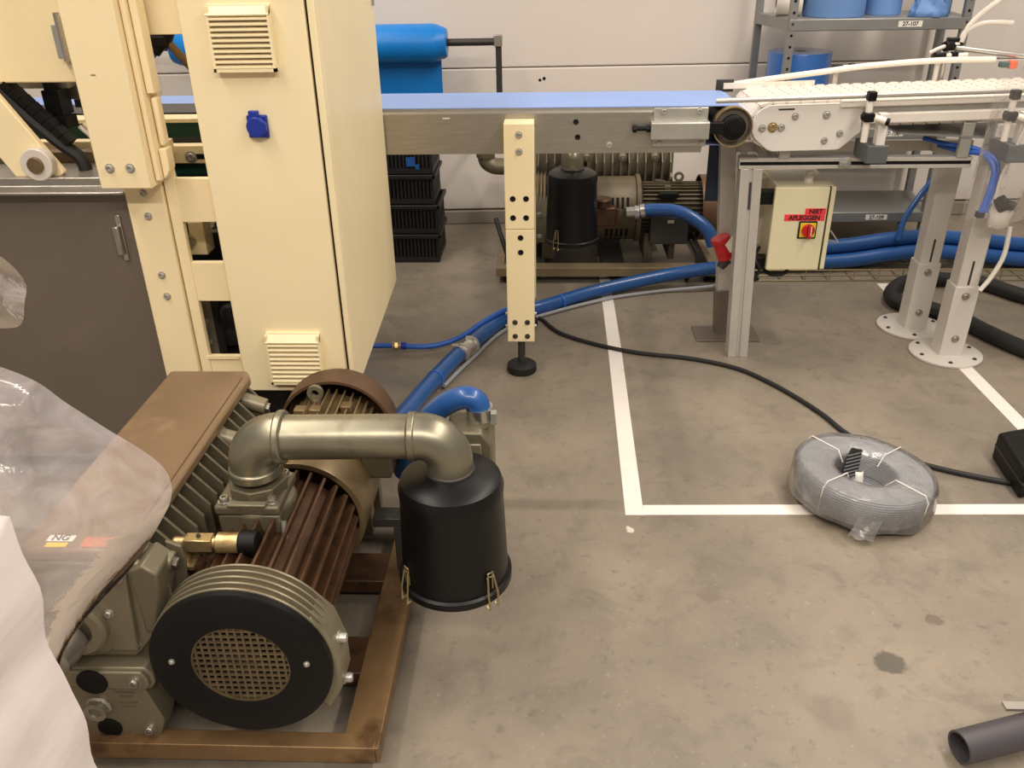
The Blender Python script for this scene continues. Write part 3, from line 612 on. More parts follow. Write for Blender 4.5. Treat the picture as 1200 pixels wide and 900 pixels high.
# brass gas ballast valve with black knob
bv = part('brass_valve', MB().cyl((-.165,.175,.447),(-.135,.175,.447),.012).box(-.140,-.085,.161,.189,.433,.461).cyl((-.085,.175,.447),(-.074,.175,.447),.013).cyl((-.076,.175,.447),(-.030,.175,.447),.021), brass, pump, bevel=.002)
part('valve_knob', MB().cyl((-.030,.175,.447),(.005,.175,.447),.026,n=12), black, bv, bevel=.003)
part('valve_pin', MB().cyl((-.112,.175,.459),(-.112,.175,.467),.004), dkgrey, bv)
part('valve_bracket', MB().box(-.185,-.125,.15,.20,.397,.405).box(-.185,-.178,.15,.20,.34,.405).cyl((-.150,.175,.40),(-.150,.175,.437),.012), brass, pump)
part('valve_rod', MB().cyl((-.15,.19,.417),(-.02,.19,.417),.009), castgrey, pump)
part('valve_stem', MB().cyl((-.125,.175,.30),(-.125,.175,.40),.014).cyl((-.20,.2,.31),(-.125,.2,.31),.016), rust, pump)
part('rod_pin', MB().cyl((.035,.24,.37),(.03,.262,.435),.006), zinc, pump)
# outlet box behind the canister with hose spigot
ex = part('outlet_box', MB().prism([(.345,.25),(.450,.25),(.450,.475),(.425,.508),(.345,.508)], 'y', .50, .60), castgrey, pump, bevel=.006)
part('outlet_cover', MB().box(.38,.425,.494,.50,.445,.48), castlight, ex, bevel=.008)
part('outlet_spigot', MB().cyl((.415,.55,.50),(.42,.556,.545),.026,n=24), castlight, ex)
part('outlet_bracket', MB().box(.15,.46,.52,.57,.225,.25).box(.20,.24,.52,.57,.09,.226), dkgrey, pump, bevel=.002)
part('terminal_box', MB().box(.13,.20,.56,.70,.34,.43), castgrey, pump, bevel=.006)
part('motor_cable', MB().tube(spline([(.19,.66,.36),(.22,.64,.30),(.235,.60,.22),(.27,.60,.15),(.30,.64,.10)]), .008, 8), coilgrey, pump)

pump2 = thing('vacuum_pump', 'dark vacuum pump under the blue conveyor against the back wall', 'pump', (-.225, 4.15, 0), rz=-PI/2)
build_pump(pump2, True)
part('exhaust_elbow', MB().tube(spline([(-.26,.10,.45),(-.255,.0,.45),(-.255,-.05,.455),(-.255,-.085,.48),(-.255,-.09,.53)]), .042, 20).ring((-.255,-.09,.50),(0,0,1),.03,.048,.02), castgrey, pump2)
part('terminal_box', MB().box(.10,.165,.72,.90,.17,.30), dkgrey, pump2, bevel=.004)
part('name_plate', MB().box(.165,.167,.80,.83,.275,.290), paper, pump2)
part('lifting_eye', MB().lathe((.02,.86,.46),(1,0,0),[(.012,-.005),(.024,-.005),(.024,.005),(.012,.005)],24,closed=True), castgrey, pump2)
part('motor_slot', MB().box(.08,.125,.76,.85,.385,.405), black, pump2)
part('hose_coupling', MB().cyl((.17,.60,.33),(.17,.70,.335),.026).cyl((.17,.64,.33),(.17,.66,.33),.034), steel_br, pump2)
part('wiring', MB().tube(spline([(.12,.92,.18),(.16,.96,.10),(.18,.93,.03),(.22,.90,.01)]), .010, 8), blackr, pump2)
part('wiring', MB().tube(spline([(.16,-.02,.30),(.24,.02,.2),(.27,.06,.10),(.24,.12,.06)]), .012, 8), blackr, pump2)
# ================================================================== WHITE MODULAR BELT CONVEYOR
wcv = thing('modular_conveyor', 'white modular belt conveyor with guide rails on aluminium legs', 'conveyor', (1.2, 3.25, 0))
def wx(x, y, z): return (x, y+.05*(x-.6), z+.016*(x-.6))
def W(): return MB(wx)
def wp(x, y, z): return wx(x, y, z)
pitch = .046
def link():
    b = MB()
    b.box(-.019,.019,-.155,.155,-.006,.004)
    for i in range(8):
        y = -.14+i*.04; b.box(-.023,.004,y-.008,y+.008,-.0055,.0055); b.box(-.004,.023,y+.012,y+.028,-.0055,.0055)
    return b
nz, nr = .905, .072                           # nose pulley centre height and radius
for i in range(38):
    x = .79+i*pitch; o = shared('link', 'belt_link', link, white, wcv, wp(x, 3.21, nz+nr)); o.rotation_euler = (0, -.016, .05)
for i in range(9):
    a = .30+i*(pitch/nr)*.92
    shared('link', 'belt_link', link, white, wcv, wp(.772-nr*math.sin(a), 3.21, nz+nr*math.cos(a)), (0, -a, 0))
for i in range(32):
    x = 1.06+i*pitch; shared('link', 'belt_link', link, white, wcv, wp(x, 3.21, .893), (0, PI, 0))
part('nose_shaft', W().cyl((.772,3.05,nz),(.772,3.37,nz),.05), dkgrey, wcv)
sp_poly = [(.772-.068*math.sin(a), nz+.068*math.cos(a)) for a in [PI*i/16 for i in range(0,13)]]
sp_poly = [(1.078,.972),(.80,.973)]+sp_poly[1:]+[(.765,.822),(.785,.815),(1.005,.813),(1.020,.816),(1.084,.872)]
for y in (3.040, 3.37):
    pl_ = part('side_plate', W().prism(sp_poly, 'y', y, y+.012), whitepl, wcv, bevel=.003)
    if y < 3.1:
        for x, z, r, m_ in ((.741,.897,.010,zinc),(.776,.899,.013,brass),(.806,.897,.010,zinc),(.85,.933,.009,zinc),(.957,.934,.010,zinc),(.962,.848,.009,zinc),(1.012,.870,.009,zinc)):
            bolt(pl_, wp(x, y-.001, z), r=r, m=m_)
        part('slot_mark', W().box(.79,.845,y-.001,y+.002,.955,.960), blackr, pl_)
part('belt_edge_rail', W().box(1.0,2.55,3.03,3.05,.957,.982), white, wcv, bevel=.004)
part('side_channel', W().box(1.07,2.55,3.044,3.054,.90,.958), zinc, wcv)
part('lower_rail', W().box(1.09,2.55,3.034,3.05,.898,.935), white, wcv, bevel=.006)
part('rear_channel', W().box(1.0,2.55,3.37,3.385,.90,.975), white, wcv)
def rod(name, a, b, r, m, par=wcv, n=14): return part(name, MB().cyl(a, b, r, n=n), m, par)
part('front_guide_rail', W().cyl((.565,3.0,1.0),(2.5,3.0,1.0),.0085,n=14), alu, wcv)
part('front_guide_strip', W().box(1.08,2.5,2.990,3.0,.998,1.004), alu, wcv)
gb_pts = [(.70,3.40,.992),(.85,3.40,1.012),(1.0,3.40,1.030),(1.2,3.41,1.052),(1.45,3.42,1.066),(1.66,3.43,1.066)]
part('rear_guide_rail', MB().tube(spline(gb_pts), .011, 12), white, wcv)
part('rear_belt_guide', W().box(.66,1.0,3.372,3.384,.978,.998), white, wcv)
part('rear_nose_bracket', W().box(.635,.70,3.385,3.40,.965,1.01), dkgrey, wcv, bevel=.002)
def guide_bracket(x):
    c = part('rail_clamp', MB().box(x-.014,x+.014,2.985,3.013,.995,1.026), black, wcv, bevel=.004)
    part('clamp_rod', MB().cyl((x-.001,3.0,.86),(x-.001,3.0,1.0),.011), white, c)
    part('cross_clamp', MB().box(x-.018,x+.016,2.980,3.016,.928,.958).cyl((x-.026,2.995,.945),(x+.02,2.995,.945),.010), black, c, bevel=.004)
    part('stub_rod', MB().cyl((x+.018,2.985,.943),(x+.056,2.965,.932),.011), white, c)
    part('stub_cap', MB().cyl((x+.050,2.968,.933),(x+.060,2.963,.931),.0125), black, c)
    part('bracket_plate', MB().box(x+.036,x+.066,2.985,3.02,.845,.955), whitepl, c, bevel=.002)
    part('bracket_block', MB().box(x+.008,x+.078,2.97,3.11,.792,.852), greyblk, c, bevel=.003)
guide_bracket(1.078); guide_bracket(1.545)
for x, z in ((1.09,1.035),(1.46,1.072)):
    c = part('rail_clamp', MB().box(x-.02,x+.02,3.425,3.455,z-.008,z+.018), black, wcv, bevel=.004)
    part('clamp_rod', MB().cyl((x,3.445,.93),(x,3.445,z+.005),.009), white, c)
    part('stub_rod', MB().cyl((x+.005,3.44,z+.008),(x+.10,3.44,z+.010),.008), white, c)
    part('stub_cap', MB().box(x+.04,x+.065,3.43,3.45,z-.002,z+.022), black, c, bevel=.003)
sr = part('sensor_rod', MB().cyl((1.50,3.47,1.108),(1.92,3.40,1.060),.010), steel_br, wcv)
part('sensor_post', MB().cyl((1.492,3.47,.92),(1.492,3.47,1.11),.010), steel_br, sr)
part('sensor_clamp', MB().cyl((1.475,3.45,1.112),(1.515,3.47,1.112),.018).box(1.49,1.545,3.455,3.485,1.115,1.14), black, sr, bevel=.004)
part('sensor_head', MB().box(1.705,1.735,3.40,3.43,1.035,1.065), orange, sr, bevel=.006)
part('sensor_mount', MB().box(1.675,1.705,3.40,3.43,1.04,1.06), green, sr, bevel=.004)
part('drip_pan', MB().prism([(1.22,.868),(1.62,.846),(2.3,.85),(2.3,.856),(1.62,.852),(1.22,.874)], 'y', 3.08, 3.36), shelfgrey, wcv)
# ---- stand
bm_ = part('stand_beam', MB().prism([(3.09,.748),(3.09,.760),(3.098,.760),(3.098,.773),(3.09,.773),(3.09,.786),(3.135,.786),(3.135,.748)], 'x', .686, 1.50), alu, wcv, bevel=.001)
part('beam_slot', MB().box(.69,1.498,3.0965,3.099,.760,.773), black, bm_)
part('beam_end', MB().box(.688,.75,3.086,3.135,.786,.79), steel, bm_)
part('slot_nut', MB().box(1.035,1.075,3.078,3.09,.757,.777), zinc, bm_, bevel=.002); bolt(bm_, (1.055, 3.077, .767), r=.009)
part('stand_beam', MB().box(.71,1.62,3.36,3.40,.748,.786), alu, wcv, bevel=.002)
for x in (.80, 1.46): part('cross_tie', MB().box(x,x+.04,3.13,3.37,.75,.785), alu, wcv, bevel=.002)
for x in (.82, 1.44):
    for y in (3.085, 3.362): part('riser', MB().box(x,x+.04,y,y+.018,.785,.905), zinc, wcv, bevel=.002)
lg = part('leg', MB(lambda x,y,z: (x-.030*z/.77, y, z)).box(.722,.755,3.09,3.15,0,.748).box(.767,.800,3.09,3.15,0,.748).box(.754,.768,3.096,3.15,.0,.748), alu, wcv, bevel=.002)
lg2 = part('leg', MB(lambda x,y,z: (x-.055*z/.78, y, z)).box(.714,.772,3.305,3.36,.10,.80), alu, wcv, bevel=.003)
part('leg_sleeve', MB(lambda x,y,z: (x-.055*z/.78, y, z)).box(.708,.778,3.298,3.366,.004,.20), steel_dk, lg2, bevel=.003)
part('leg_base', MB().box(.62,.88,3.235,3.385,0,.008), steel_dk, lg2, bevel=.002)
part('leg_slot', MB(lambda x,y,z: (x-.030*z/.77, y, z)).box(.758,.764,3.0905,3.096,.60,.70), dkgrey, lg)
def round_leg(x, y, top):
    l = part('leg', MB(lambda a,b,c: (a+.012*c, b, c)).box(x-.038,x+.042,y-.036,y+.036,.25,top), alu_paint, wcv, bevel=.005)
    s = part('leg_sleeve', MB(lambda a,b,c: (a+.012*c, b, c)).box(x-.043,x+.047,y-.042,y+.042,.008,.30), alu_paint, l, bevel=.003)
    part('adjust_slot', MB(lambda a,b,c: (a+.012*c, b, c)).box(x-.002,x+.006,y-.0368,y-.0355,.305,.40), dkgrey, l)
    for z in (.262, .085): bolt(s, (x+.004, y-.043, z), r=.011, m=steel)
    b = part('base_plate', MB().lathe((x,y,0),(0,0,1),[(0,0),(.132,0),(.135,.003),(.135,.010),(.130,.013),(0,.013)],48), alu_paint, l)
    for k in range(6):
        t = k*PI/3+.3; bolt(b, (x+.11*math.cos(t), y+.11*math.sin(t), .0135), '+z', r=.006, m=dkgrey, h=.003)
round_leg(1.585, 3.125, .90); round_leg(1.545, 3.385, .75)
# pneumatic unit on the right leg
reg = part('air_regulator', MB().lathe((1.60,3.02,.55),(0,0,1),[(0,0),(.03,.004),(.042,.02),(.045,.06),(.038,.085),(0,.09)],24), tubeclear, wcv)
part('regulator_knob', MB().cyl((1.575,3.0,.635),(1.60,2.985,.655),.028,n=16).cyl((1.60,2.985,.645),(1.625,2.975,.64),.016), black, reg, bevel=.004)
part('regulator_fitting', MB().cyl((1.535,3.01,.60),(1.56,3.01,.60),.012).cyl((1.64,3.01,.60),(1.67,3.01,.60),.010), steel_br, reg)
part('tube_nut', MB().box(1.518,1.542,2.998,3.022,.592,.612), black, reg)
part('mount_bracket', MB().box(1.565,1.605,3.03,3.09,.69,.74), whitepl, reg, bevel=.003)
part('blue_air_tube', MB().tube(spline([(1.53,3.01,.605),(1.545,3.015,.68),(1.55,3.03,.76),(1.52,3.07,.80),(1.47,3.12,.80),(1.42,3.2,.805)]), .010, 10), bluesm, wcv)
part('blue_air_tube', MB().tube(spline([(1.545,3.01,.61),(1.56,3.02,.70),(1.56,3.04,.78),(1.50,3.09,.815),(1.42,3.15,.82),(1.36,3.2,.83)]), .008, 10), bluesm, wcv)
part('clear_tube', MB().tube(spline([(1.67,3.01,.60),(1.70,3.0,.66),(1.69,3.0,.74),(1.66,3.0,.80)]), .006, 8), tubeclear, wcv)
part('clear_tube', MB().tube(spline([(1.57,3.0,.56),(1.565,3.0,.72),(1.575,2.98,.82),(1.59,2.97,.92)]), .005, 8), tubeclear, wcv)
part('clear_tube', MB().tube(spline([(1.64,3.0,.56),(1.64,2.99,.46),(1.61,2.98,.38),(1.575,2.97,.33)]), .0085, 8), tubeclear, wcv)
part('clear_tube', MB().tube(spline([(1.535,3.46,1.125),(1.56,3.46,1.19),(1.63,3.45,1.26),(1.74,3.44,1.33)]), .010, 10), tubeclear, wcv)
part('clear_tube', MB().tube(spline([(1.535,3.46,1.125),(1.545,3.46,1.16),(1.60,3.45,1.19),(1.70,3.44,1.19)]), .009, 10), tubeclear, wcv)
part('clear_tube', MB().tube(spline([(1.53,3.46,1.12),(1.47,3.45,1.11),(1.42,3.44,1.09)]), .007, 10), tubeclear, wcv)
part('machine_column', MB().box(1.80,1.90,3.40,3.47,.90,1.7), whitepl, wcv, bevel=.004)

# ---- clear plastic guard sheet at the right
rows = []
for j in range(13):
    z = 1.75-j*.095
    rows.append([(1.42+.48*i/12+.006*math.sin(j*.9+i), 2.90+.05*i/12+.006*math.sin(i*1.2+j*.6), z+.01*math.sin(i*1.1)) for i in range(13)])
single('plastic_sheet', MB().grid(rows), clearthin, 'clear plastic sheet hanging in front of the right conveyor end', 'plastic sheet', loc=(1.7, 2.95, 1.2))

# ================================================================== SWITCH BOX
sb = thing('switch_box', 'beige enclosure with a red and yellow isolator switch', 'switch box', (.94, 3.25, .355))
part('box_body', MB().box(.845,1.056,3.147,3.43,.356,.672), boxcream, sb, bevel=.003)
part('box_flange', MB().box(1.040,1.056,3.128,3.147,.356,.672), boxcream, sb, bevel=.002)
part('box_seal', MB().box(1.031,1.041,3.138,3.148,.358,.670), black, sb)
sd = part('box_door', MB().box(.836,1.0325,3.124,3.146,.355,.672), boxcream, sb, bevel=.003)
part('label_tape', MB().box(.953,1.0285,3.1228,3.1242,.5705,.594), pinkred, sd); part('label_tape', MB().box(.880,1.0275,3.1225,3.1242,.547,.5715), pinkred, sd)
text(sb, 'NIET', (.992, 3.1222, .582), .0235, ink, bold=.0009); text(sb, 'AFLEGGEN', (.953, 3.122, .5585), .0235, ink, bold=.0009)
sw = part('isolator_plate', MB().box(.936,1.003,3.117,3.1245,.480,.546), black, sb, bevel=.003)
part('isolator_yellow', MB().box(.941,.998,3.1145,3.118,.486,.541), yellow, sw, bevel=.002)
kn = part('isolator_knob', MB().cyl((.970,3.1155,.514),(.970,3.104,.514),.0235,n=28), red, sw, bevel=.002)
part('knob_handle', MB().box(.966,.977,3.088,3.106,.486,.538), red, kn, bevel=.003)
part('knob_mark', MB().box(.9735,.9765,3.0872,3.0885,.500,.535), white, kn)
part('cable_gland', MB().cyl((.972,3.20,.672),(.972,3.20,.70),.017,n=12).cyl((.972,3.20,.70),(.972,3.20,.714),.013), white, sb)
part('door_latch', MB().tube([(1.056,3.20,.452),(1.105,3.16,.452),(1.075,3.17,.492),(1.056,3.2,.492)], .0035, 8), zinc, sb)
for z in (.60,.345):
    part('mounting_arm', MB().box(.775,.85,3.152,3.20,z,z+.05), black, sb, bevel=.003)
part('back_rail', MB().box(.80,.845,3.30,3.33,.40,.66), whitepl, sb)
part('supply_cable', MB().tube(spline([(.86,3.22,.36),(.85,3.2,.33),(.88,3.18,.315),(.93,3.18,.325),(.935,3.2,.352)]), .008, 8), blackr, sb)
part('supply_cable', MB().tube(spline([(.82,3.2,.42),(.80,3.16,.39),(.82,3.15,.345),(.80,3.16,.30),(.83,3.2,.29)]), .007, 8), blackr, sb)
pg = thing('power_plug', 'red industrial power plug hanging on the conveyor leg', 'plug', (.69, 3.26, .32))
part('plug_body', MB().cyl((.685,3.262,.425),(.712,3.260,.352),.034,.031,n=24), red, pg, bevel=.004)
part('plug_collar', MB().cyl((.679,3.262,.440),(.687,3.262,.420),.038,n=24), red, pg, bevel=.003)
part('plug_tail', MB().cyl((.712,3.260,.352),(.69,3.25,.318),.026,.016,n=16), dkgrey, pg)
part('plug_flap', MB().prism([(.695,.42),(.735,.48),(.738,.395),(.715,.390)], 'y', 3.222, 3.228), white, pg)

# ================================================================== SHELF RACK
sh = thing('storage_rack', 'grey steel storage rack behind the white conveyor', 'shelf', (1.58, 4.6, 0))
for (x, y) in ((1.155,4.40),(1.96,4.40),(1.09,4.82),(2.03,4.82)):
    px = part('rack_post', MB().box(x-.018,x+.018,y-.003,y,0,2.0).box(x-.018,x-.015,y,y+.03,0,2.0), shelfgrey, sh, bevel=.001)
    for k in range(12):
        if y < 4.5: hole(px, (x, y-.0035, .66+k*.05), r=.006)
for z in (1.105,.601,.176):
    s_ = part('shelf_board', MB().prism([(1.14,4.402),(1.98,4.402),(2.04,4.82),(1.08,4.82)], 'z', z+.018, z+.026), shelfgrey, sh, smooth=0)
    part('shelf_lip', MB().box(1.14,1.98,4.396,4.404,z-.026,z+.027), shelfgrey, s_, bevel=.004)
    part('shelf_side', MB().prism([(1.135,4.402),(1.14,4.402),(1.075,4.82),(1.07,4.82)], 'z', z-.024, z+.027), shelfgrey, s_)
    tg = part('shelf_label', MB().box(1.655 if z < 1 else 1.645, 1.765 if z < 1 else 1.755, 4.3935,4.3965,z-.012,z+.014), paper, s_)
    text(tg, '27-109' if z < .4 else ('27-108' if z < 1 else '27-107'), (1.71 if z < 1 else 1.70, 4.393, z+.001), .026, ink, bold=.0006)
def roll(name, label, x, y, z, r, h, m, core=.03, cat='roll', group=None):
    t = thing(name, label, cat, (x, y, z), group=group)
    part('wound_body', MB().lathe((x,y,z),(0,0,1),[(core,0),(r*.985,0),(r,.006),(r,h-.006),(r*.985,h),(core,h)],44,closed=True), m, t)
    part('core', MB().ring((x,y,z+.001),(0,0,1),core*.85,core,h), plinth_m, t); return t
roll('paper_roll', 'large pale blue roll standing at the left of the top shelf', 1.39, 4.58, 1.132, .145, .30, blueroll)
roll('paper_roll', 'narrower pale blue roll standing mid top shelf', 1.64, 4.63, 1.132, .088, .32, blueroll)
roll('paper_roll', 'pale blue roll at the right end of the top shelf', 1.885, 4.64, 1.132, .085, .30, blueroll)
roll('wrapped_roll', 'shiny blue roll on the middle shelf wrapped in film', 1.265, 4.61, .628, .155, .34, bluesat)
cr_ = []
for j in range(10):
    cr_.append([(1.80+(.050+.012*math.sin(i*2.1+j)+.035*(1-j/9)**3)*math.cos(2*PI*i/20), 4.465+(.035+.010*math.sin(i*1.3+j*2)+.03*(1-j/9)**3)*math.sin(2*PI*i/20), 1.1325+.22*j/9) for i in range(21)])
single('crumpled_film', MB().grid(cr_), blueroll, 'crumpled pale blue sheet bunched on the top shelf', 'film', loc=(1.80, 4.465, 1.1325), solid=.002)
wr = thing('white_roll', 'white roll lying on the top shelf corner', 'roll', (1.17, 4.62, 1.132))
part('wound_body', MB().lathe((1.115,4.60,1.197),(1,-.15,0),[(.03,0),(.062,0),(.064,.01),(.064,.115),(.06,.12),(.03,.12)],36,closed=True), white, wr)
part('core', MB().ring((1.115,4.60,1.197),(1,-.15,0),.026,.031,.122), rust, wr)
part('wedge', MB().prism([(1.125,1.1315),(1.21,1.1315),(1.21,1.136)], 'y', 4.54, 4.56), plinth_m, wr)

# ================================================================== BLUE FILM ROLL ON HOLDER
rh = thing('roll_holder', 'dark steel roll holder arm fixed to the white wall', 'holder', (-.25, 4.7, .72))
part('shaft', MB().cyl((-2.1,4.6,1.022),(-.235,4.6,1.030),.018,n=18), dkgrey, rh)
for x in (-.262,-2.12):
    a = part('upright_arm', MB().box(x,x+.030,4.588,4.612,.70,1.05), dkgrey, rh, bevel=.002)
    part('shaft_socket', MB().box(x-.008,x+.034,4.578,4.622,1.008,1.062), steel, a, bevel=.003)
    part('wall_arm', MB().box(x,x+.030,4.588,WY(x)+.004,.69,.72), dkgrey, a, bevel=.002)
fr2 = thing('film_roll', 'bright blue film roll hanging above the conveyor by the wall', 'film roll', (-1.2, 4.6, 1.02))
part('wound_film', MB().lathe((-1.915,4.6,1.022),(1,0,.004),[(.022,0),(.075,0),(.088,.03),(.0915,.06),(.0915,1.34),(.086,1.365),(.078,1.38),(.074,1.397),(.066,1.408),(.022,1.408)],48), bluefilm, fr2)
part('film_sheet', MB().box(-1.845,-.548,4.664,4.668,.735,1.01), bluefilm, fr2)

# ================================================================== BLACK CRATES
def crate_mesh():
    b = MB(); x0, x1, y0, y1, h = -.20, .20, -.15, .15, .155
    t = .006
    b.box(x0+.012,x1-.012,y0+.012,y1-.012,0,.006)
    for (a0,a1,c0,c1) in ((x0,x1,y0,y0+t),(x0,x1,y1-t,y1),(x0,x0+t,y0,y1),(x1-t,x1,y0,y1)):
        b.box(a0,a1,c0,c1,.004,.030); b.box(a0,a1,c0,c1,.125,.135)
    for i in range(21):
        x = x0+.01+i*(x1-x0-.02)/20
        for y in (y0+.001, y1-t+.001): b.box(x-.0045,x+.0045,y,y+t-.002,.028,.128)
    for i in range(15):
        y = y0+.01+i*(y1-y0-.02)/14
        for x in (x0+.001, x1-t+.001): b.box(x,x+t-.002,y-.0045,y+.0045,.028,.128)
    return b
def rim_mesh():
    b = MB(); x0, x1, y0, y1 = -.212, .212, -.162, .162
    for (a0,a1,c0,c1) in ((x0,x1,y0,y0+.014),(x0,x1,y1-.014,y1),(x0,x0+.014,y0,y1),(x1-.014,x1,y0,y1)): b.box(a0,a1,c0,c1,.132,.152)
    return b
def liner_mesh():
    return MB().box(-.19,.19,-.14,.14,.008,.13)
CR = ['black plastic crate on the floor, bottom of the stack', 'black plastic crate second from the floor', 'black plastic crate third from the floor', 'black plastic crate topmost of the stack with a blue tag']
for i in range(4):
    c = thing('plastic_crate', CR[i], 'crate', (-.755+.008*(i % 2)-.012*i*.5, 4.36, .0005+i*.153), group='black crates stacked by the wall')
    p = Vector(c.location)
    shared('crate', 'slatted_wall', crate_mesh, blackc, c, p); shared('rim', 'rim', rim_mesh, blackc, c, p, bevel=.003); shared('liner', 'liner', liner_mesh, black, c, p)
    if i == 3: part('tag', MB().box(p.x+.07,p.x+.115,p.y-.154,p.y-.150,p.z+.04,p.z+.085).box(p.x+.115,p.x+.135,p.y-.154,p.y-.150,p.z+.025,p.z+.05), bluehose, c, label='torn blue tag')


# ================================================================== HOSES, CABLES
def hose(name, label, pts, r, m, cat='hose', group=None, n=14, seg=8):
    t = thing(name, label, cat, pts[0], group=group)
    part('hose_wall', MB().tube(spline(pts, seg), r, n), m, t); return t
bh = hose('blue_hose', 'thick blue hose running across the floor behind the cream post', [(.86,3.835,.11),(.76,3.85,.095),(.55,3.835,.065),(.2348,3.7166,.038),(-.02,3.53,.034),(-.1684,3.4152,.036),(-.3245,3.0695,.045),(-.42,2.75,.06),(-.4727,2.50,.08),(-.50,2.33,.11),(-.50,2.2,.14)], .031, bluehose)
cl = part('hose_clamp', MB().cyl((-.298,3.115,.043),(-.345,3.01,.047),.0345,n=24), steel_br, bh)
part('clamp_band', MB().cyl((-.300,3.11,.043),(-.306,3.098,.044),.038,n=24), zinc, cl); part('clamp_band', MB().cyl((-.332,3.04,.046),(-.338,3.026,.047),.038,n=24), zinc, cl)
part('clamp_screw', MB().box(-.322,-.292,3.08,3.10,.075,.088), zinc, cl); part('clamp_screw', MB().box(-.372,-.345,3.02,3.038,.07,.082), zinc, cl)
part('cable_tie', MB().cyl((-.408,2.79,.057),(-.411,2.78,.058),.0335,n=20), bluesm, bh)
part('cable_tie', MB().cyl((.06,3.588,.034),(.068,3.594,.034),.0335,n=20), bluesm, bh)
part('grey_cable', MB().tube(spline([(.88,3.82,.03),(.72,3.80,.02),(.50,3.77,.01),(.2348,3.66,.01),(-.1384,3.3852,.01),(-.2945,3.0495,.012),(-.38,2.8,.02)]), .008, 8), coilgrey, bh)
sh_ = hose('air_hose', 'thin blue air hose with a brass coupling from cabinet to thick hose', [(-.80,3.06,.06),(-.6918,3.1079,.04),(-.60,3.1165,.035),(-.50,3.12,.03),(-.4188,3.15,.03),(-.34,3.20,.045),(-.27,3.27,.070),(-.18,3.385,.078),(-.06,3.49,.078)], .011, bluesm, n=12)
part('coupling', MB().cyl((-.625,3.115,.037),(-.590,3.117,.035),.016,n=16).cyl((-.615,3.115,.037),(-.603,3.117,.036),.020,n=6), brass, sh_)
part('coupling_ring', MB().cyl((-.588,3.117,.035),(-.568,3.118,.034),.015,n=16), socketblue, sh_)
eh = hose('outlet_hose', 'blue hose bend clamped on the outlet behind the black canister', [(-.36,1.80,.30),(-.325,1.775,.40),(-.292,1.75,.47),(-.255,1.73,.52),(-.215,1.713,.556),(-.180,1.706,.568),(-.158,1.705,.555),(-.153,1.706,.525)], .027, bluehose, n=16)
part('hose_clamp', MB().cyl((-.154,1.706,.545),(-.152,1.706,.515),.031,n=24), steel_br, eh)
part('clamp_ears', MB().box(-.126,-.113,1.675,1.695,.515,.542), zinc, eh)
ph = hose('suction_hose', 'short blue hose leaving the rear pump to the right', [(.44,3.98,.335),(.50,3.97,.345),(.60,3.95,.345),(.68,3.92,.32),(.75,3.89,.27),(.78,3.88,.2)], .030, bluehose, n=14)
part('hose_clamp', MB().cyl((.445,3.98,.336),(.465,3.977,.340),.034,n=20), steel_br, ph)
GB = ['upper blue hose of the bundle in the wire tray', 'lower front blue hose of the bundle in the wire tray', 'rear blue hose of the bundle in the wire tray']
for k, (dy, dz) in enumerate(((.046,.062),(0.0,0.0),(.092,.0))):
    hose('blue_hose', GB[k], [(.89,4.06+dy,.046+dz),(1.1,4.06+dy,.046+dz),(1.45,4.08+dy,.05+dz),(1.68,4.10+dy,.075+dz),(1.88,4.12+dy,.085+dz),(2.1,4.12+dy,.07+dz),(2.4,4.10+dy,.045+dz),(2.9,4.06+dy,.042+dz)], .036, bluehose, group='blue hoses in the wire tray')
hose('rising_hose', 'slim blue hose rising from the tray to the conveyor', [(1.72,4.10,.15),(1.74,4.12,.25),(1.80,4.14,.36),(1.86,4.16,.45),(1.88,4.17,.54)], .014, bluehose)
tr = thing('wire_tray', 'zinc wire mesh tray carrying blue hoses along the floor', 'cable tray', (1.6, 4.05, 0))
for (y, z) in ((3.93,.058),(3.93,.032),(3.93,.007),(4.0,.007),(4.08,.007),(4.16,.007),(4.24,.007),(4.24,.058)):
    part('long_wire', MB().cyl((.88,y,z),(2.9,y,z),.0028,n=6), wire_m, tr)
for k in range(18):
    shared('hoop', 'cross_wire', lambda: MB().tube([(0,3.93,.064),(0,3.93,.0045),(0,4.24,.0045),(0,4.24,.064)], .0028, 6), wire_m, tr, (.90+k*.115, 0, 0))
part('tray_clip', MB().box(1.735,1.79,3.915,3.935,.0,.075).box(1.72,1.80,3.90,3.93,.0,.008).box(1.72,1.80,3.90,3.93,.068,.08), brass, tr, bevel=.002)
hose('black_hose', 'thick black rubber hose looping around the right conveyor legs', [(2.30,3.50,.034),(2.1336,3.6624,.034),(2.03,3.81,.034),(1.86,3.87,.034),(1.68,3.83,.034),(1.565,3.69,.034),(1.56,3.58,.034),(1.65,3.53,.034),(1.75,3.40,.034),(1.80,3.26,.034),(1.88,3.09,.034),(2.02,2.92,.034),(2.25,2.78,.034)], .033, blackr)
cbl = thing('power_cable', 'black power cable winding across the floor under the coil', 'cable', (.2, 3.18, 0))
part('cable_sheath', MB().tube(spline([(-.035,3.46,.009),(-.0167,3.4403,.009),(.06,3.30,.009),(.2089,3.1864,.009),(.37,3.11,.009),(.5405,3.0684,.009),(.66,3.02,.009),(.7531,2.9573,.009),(.83,2.86,.009),(.896,2.7529,.009),(.96,2.62,.009),(1.0012,2.4965,.009),(1.07,2.39,.009),(1.1818,2.306,.009),(1.30,2.245,.009),(1.4167,2.20,.009)]), .0085, 10), blackr, cbl)
pa = thing('power_adapter', 'black plastic block at the end of the floor cable', 'power block', (1.47, 2.24, 0))
part('block_body', MB().prism([(1.395,2.13),(1.60,2.20),(1.60,2.42),(1.42,2.36)], 'z', 0, .095), black, pa, bevel=.010)
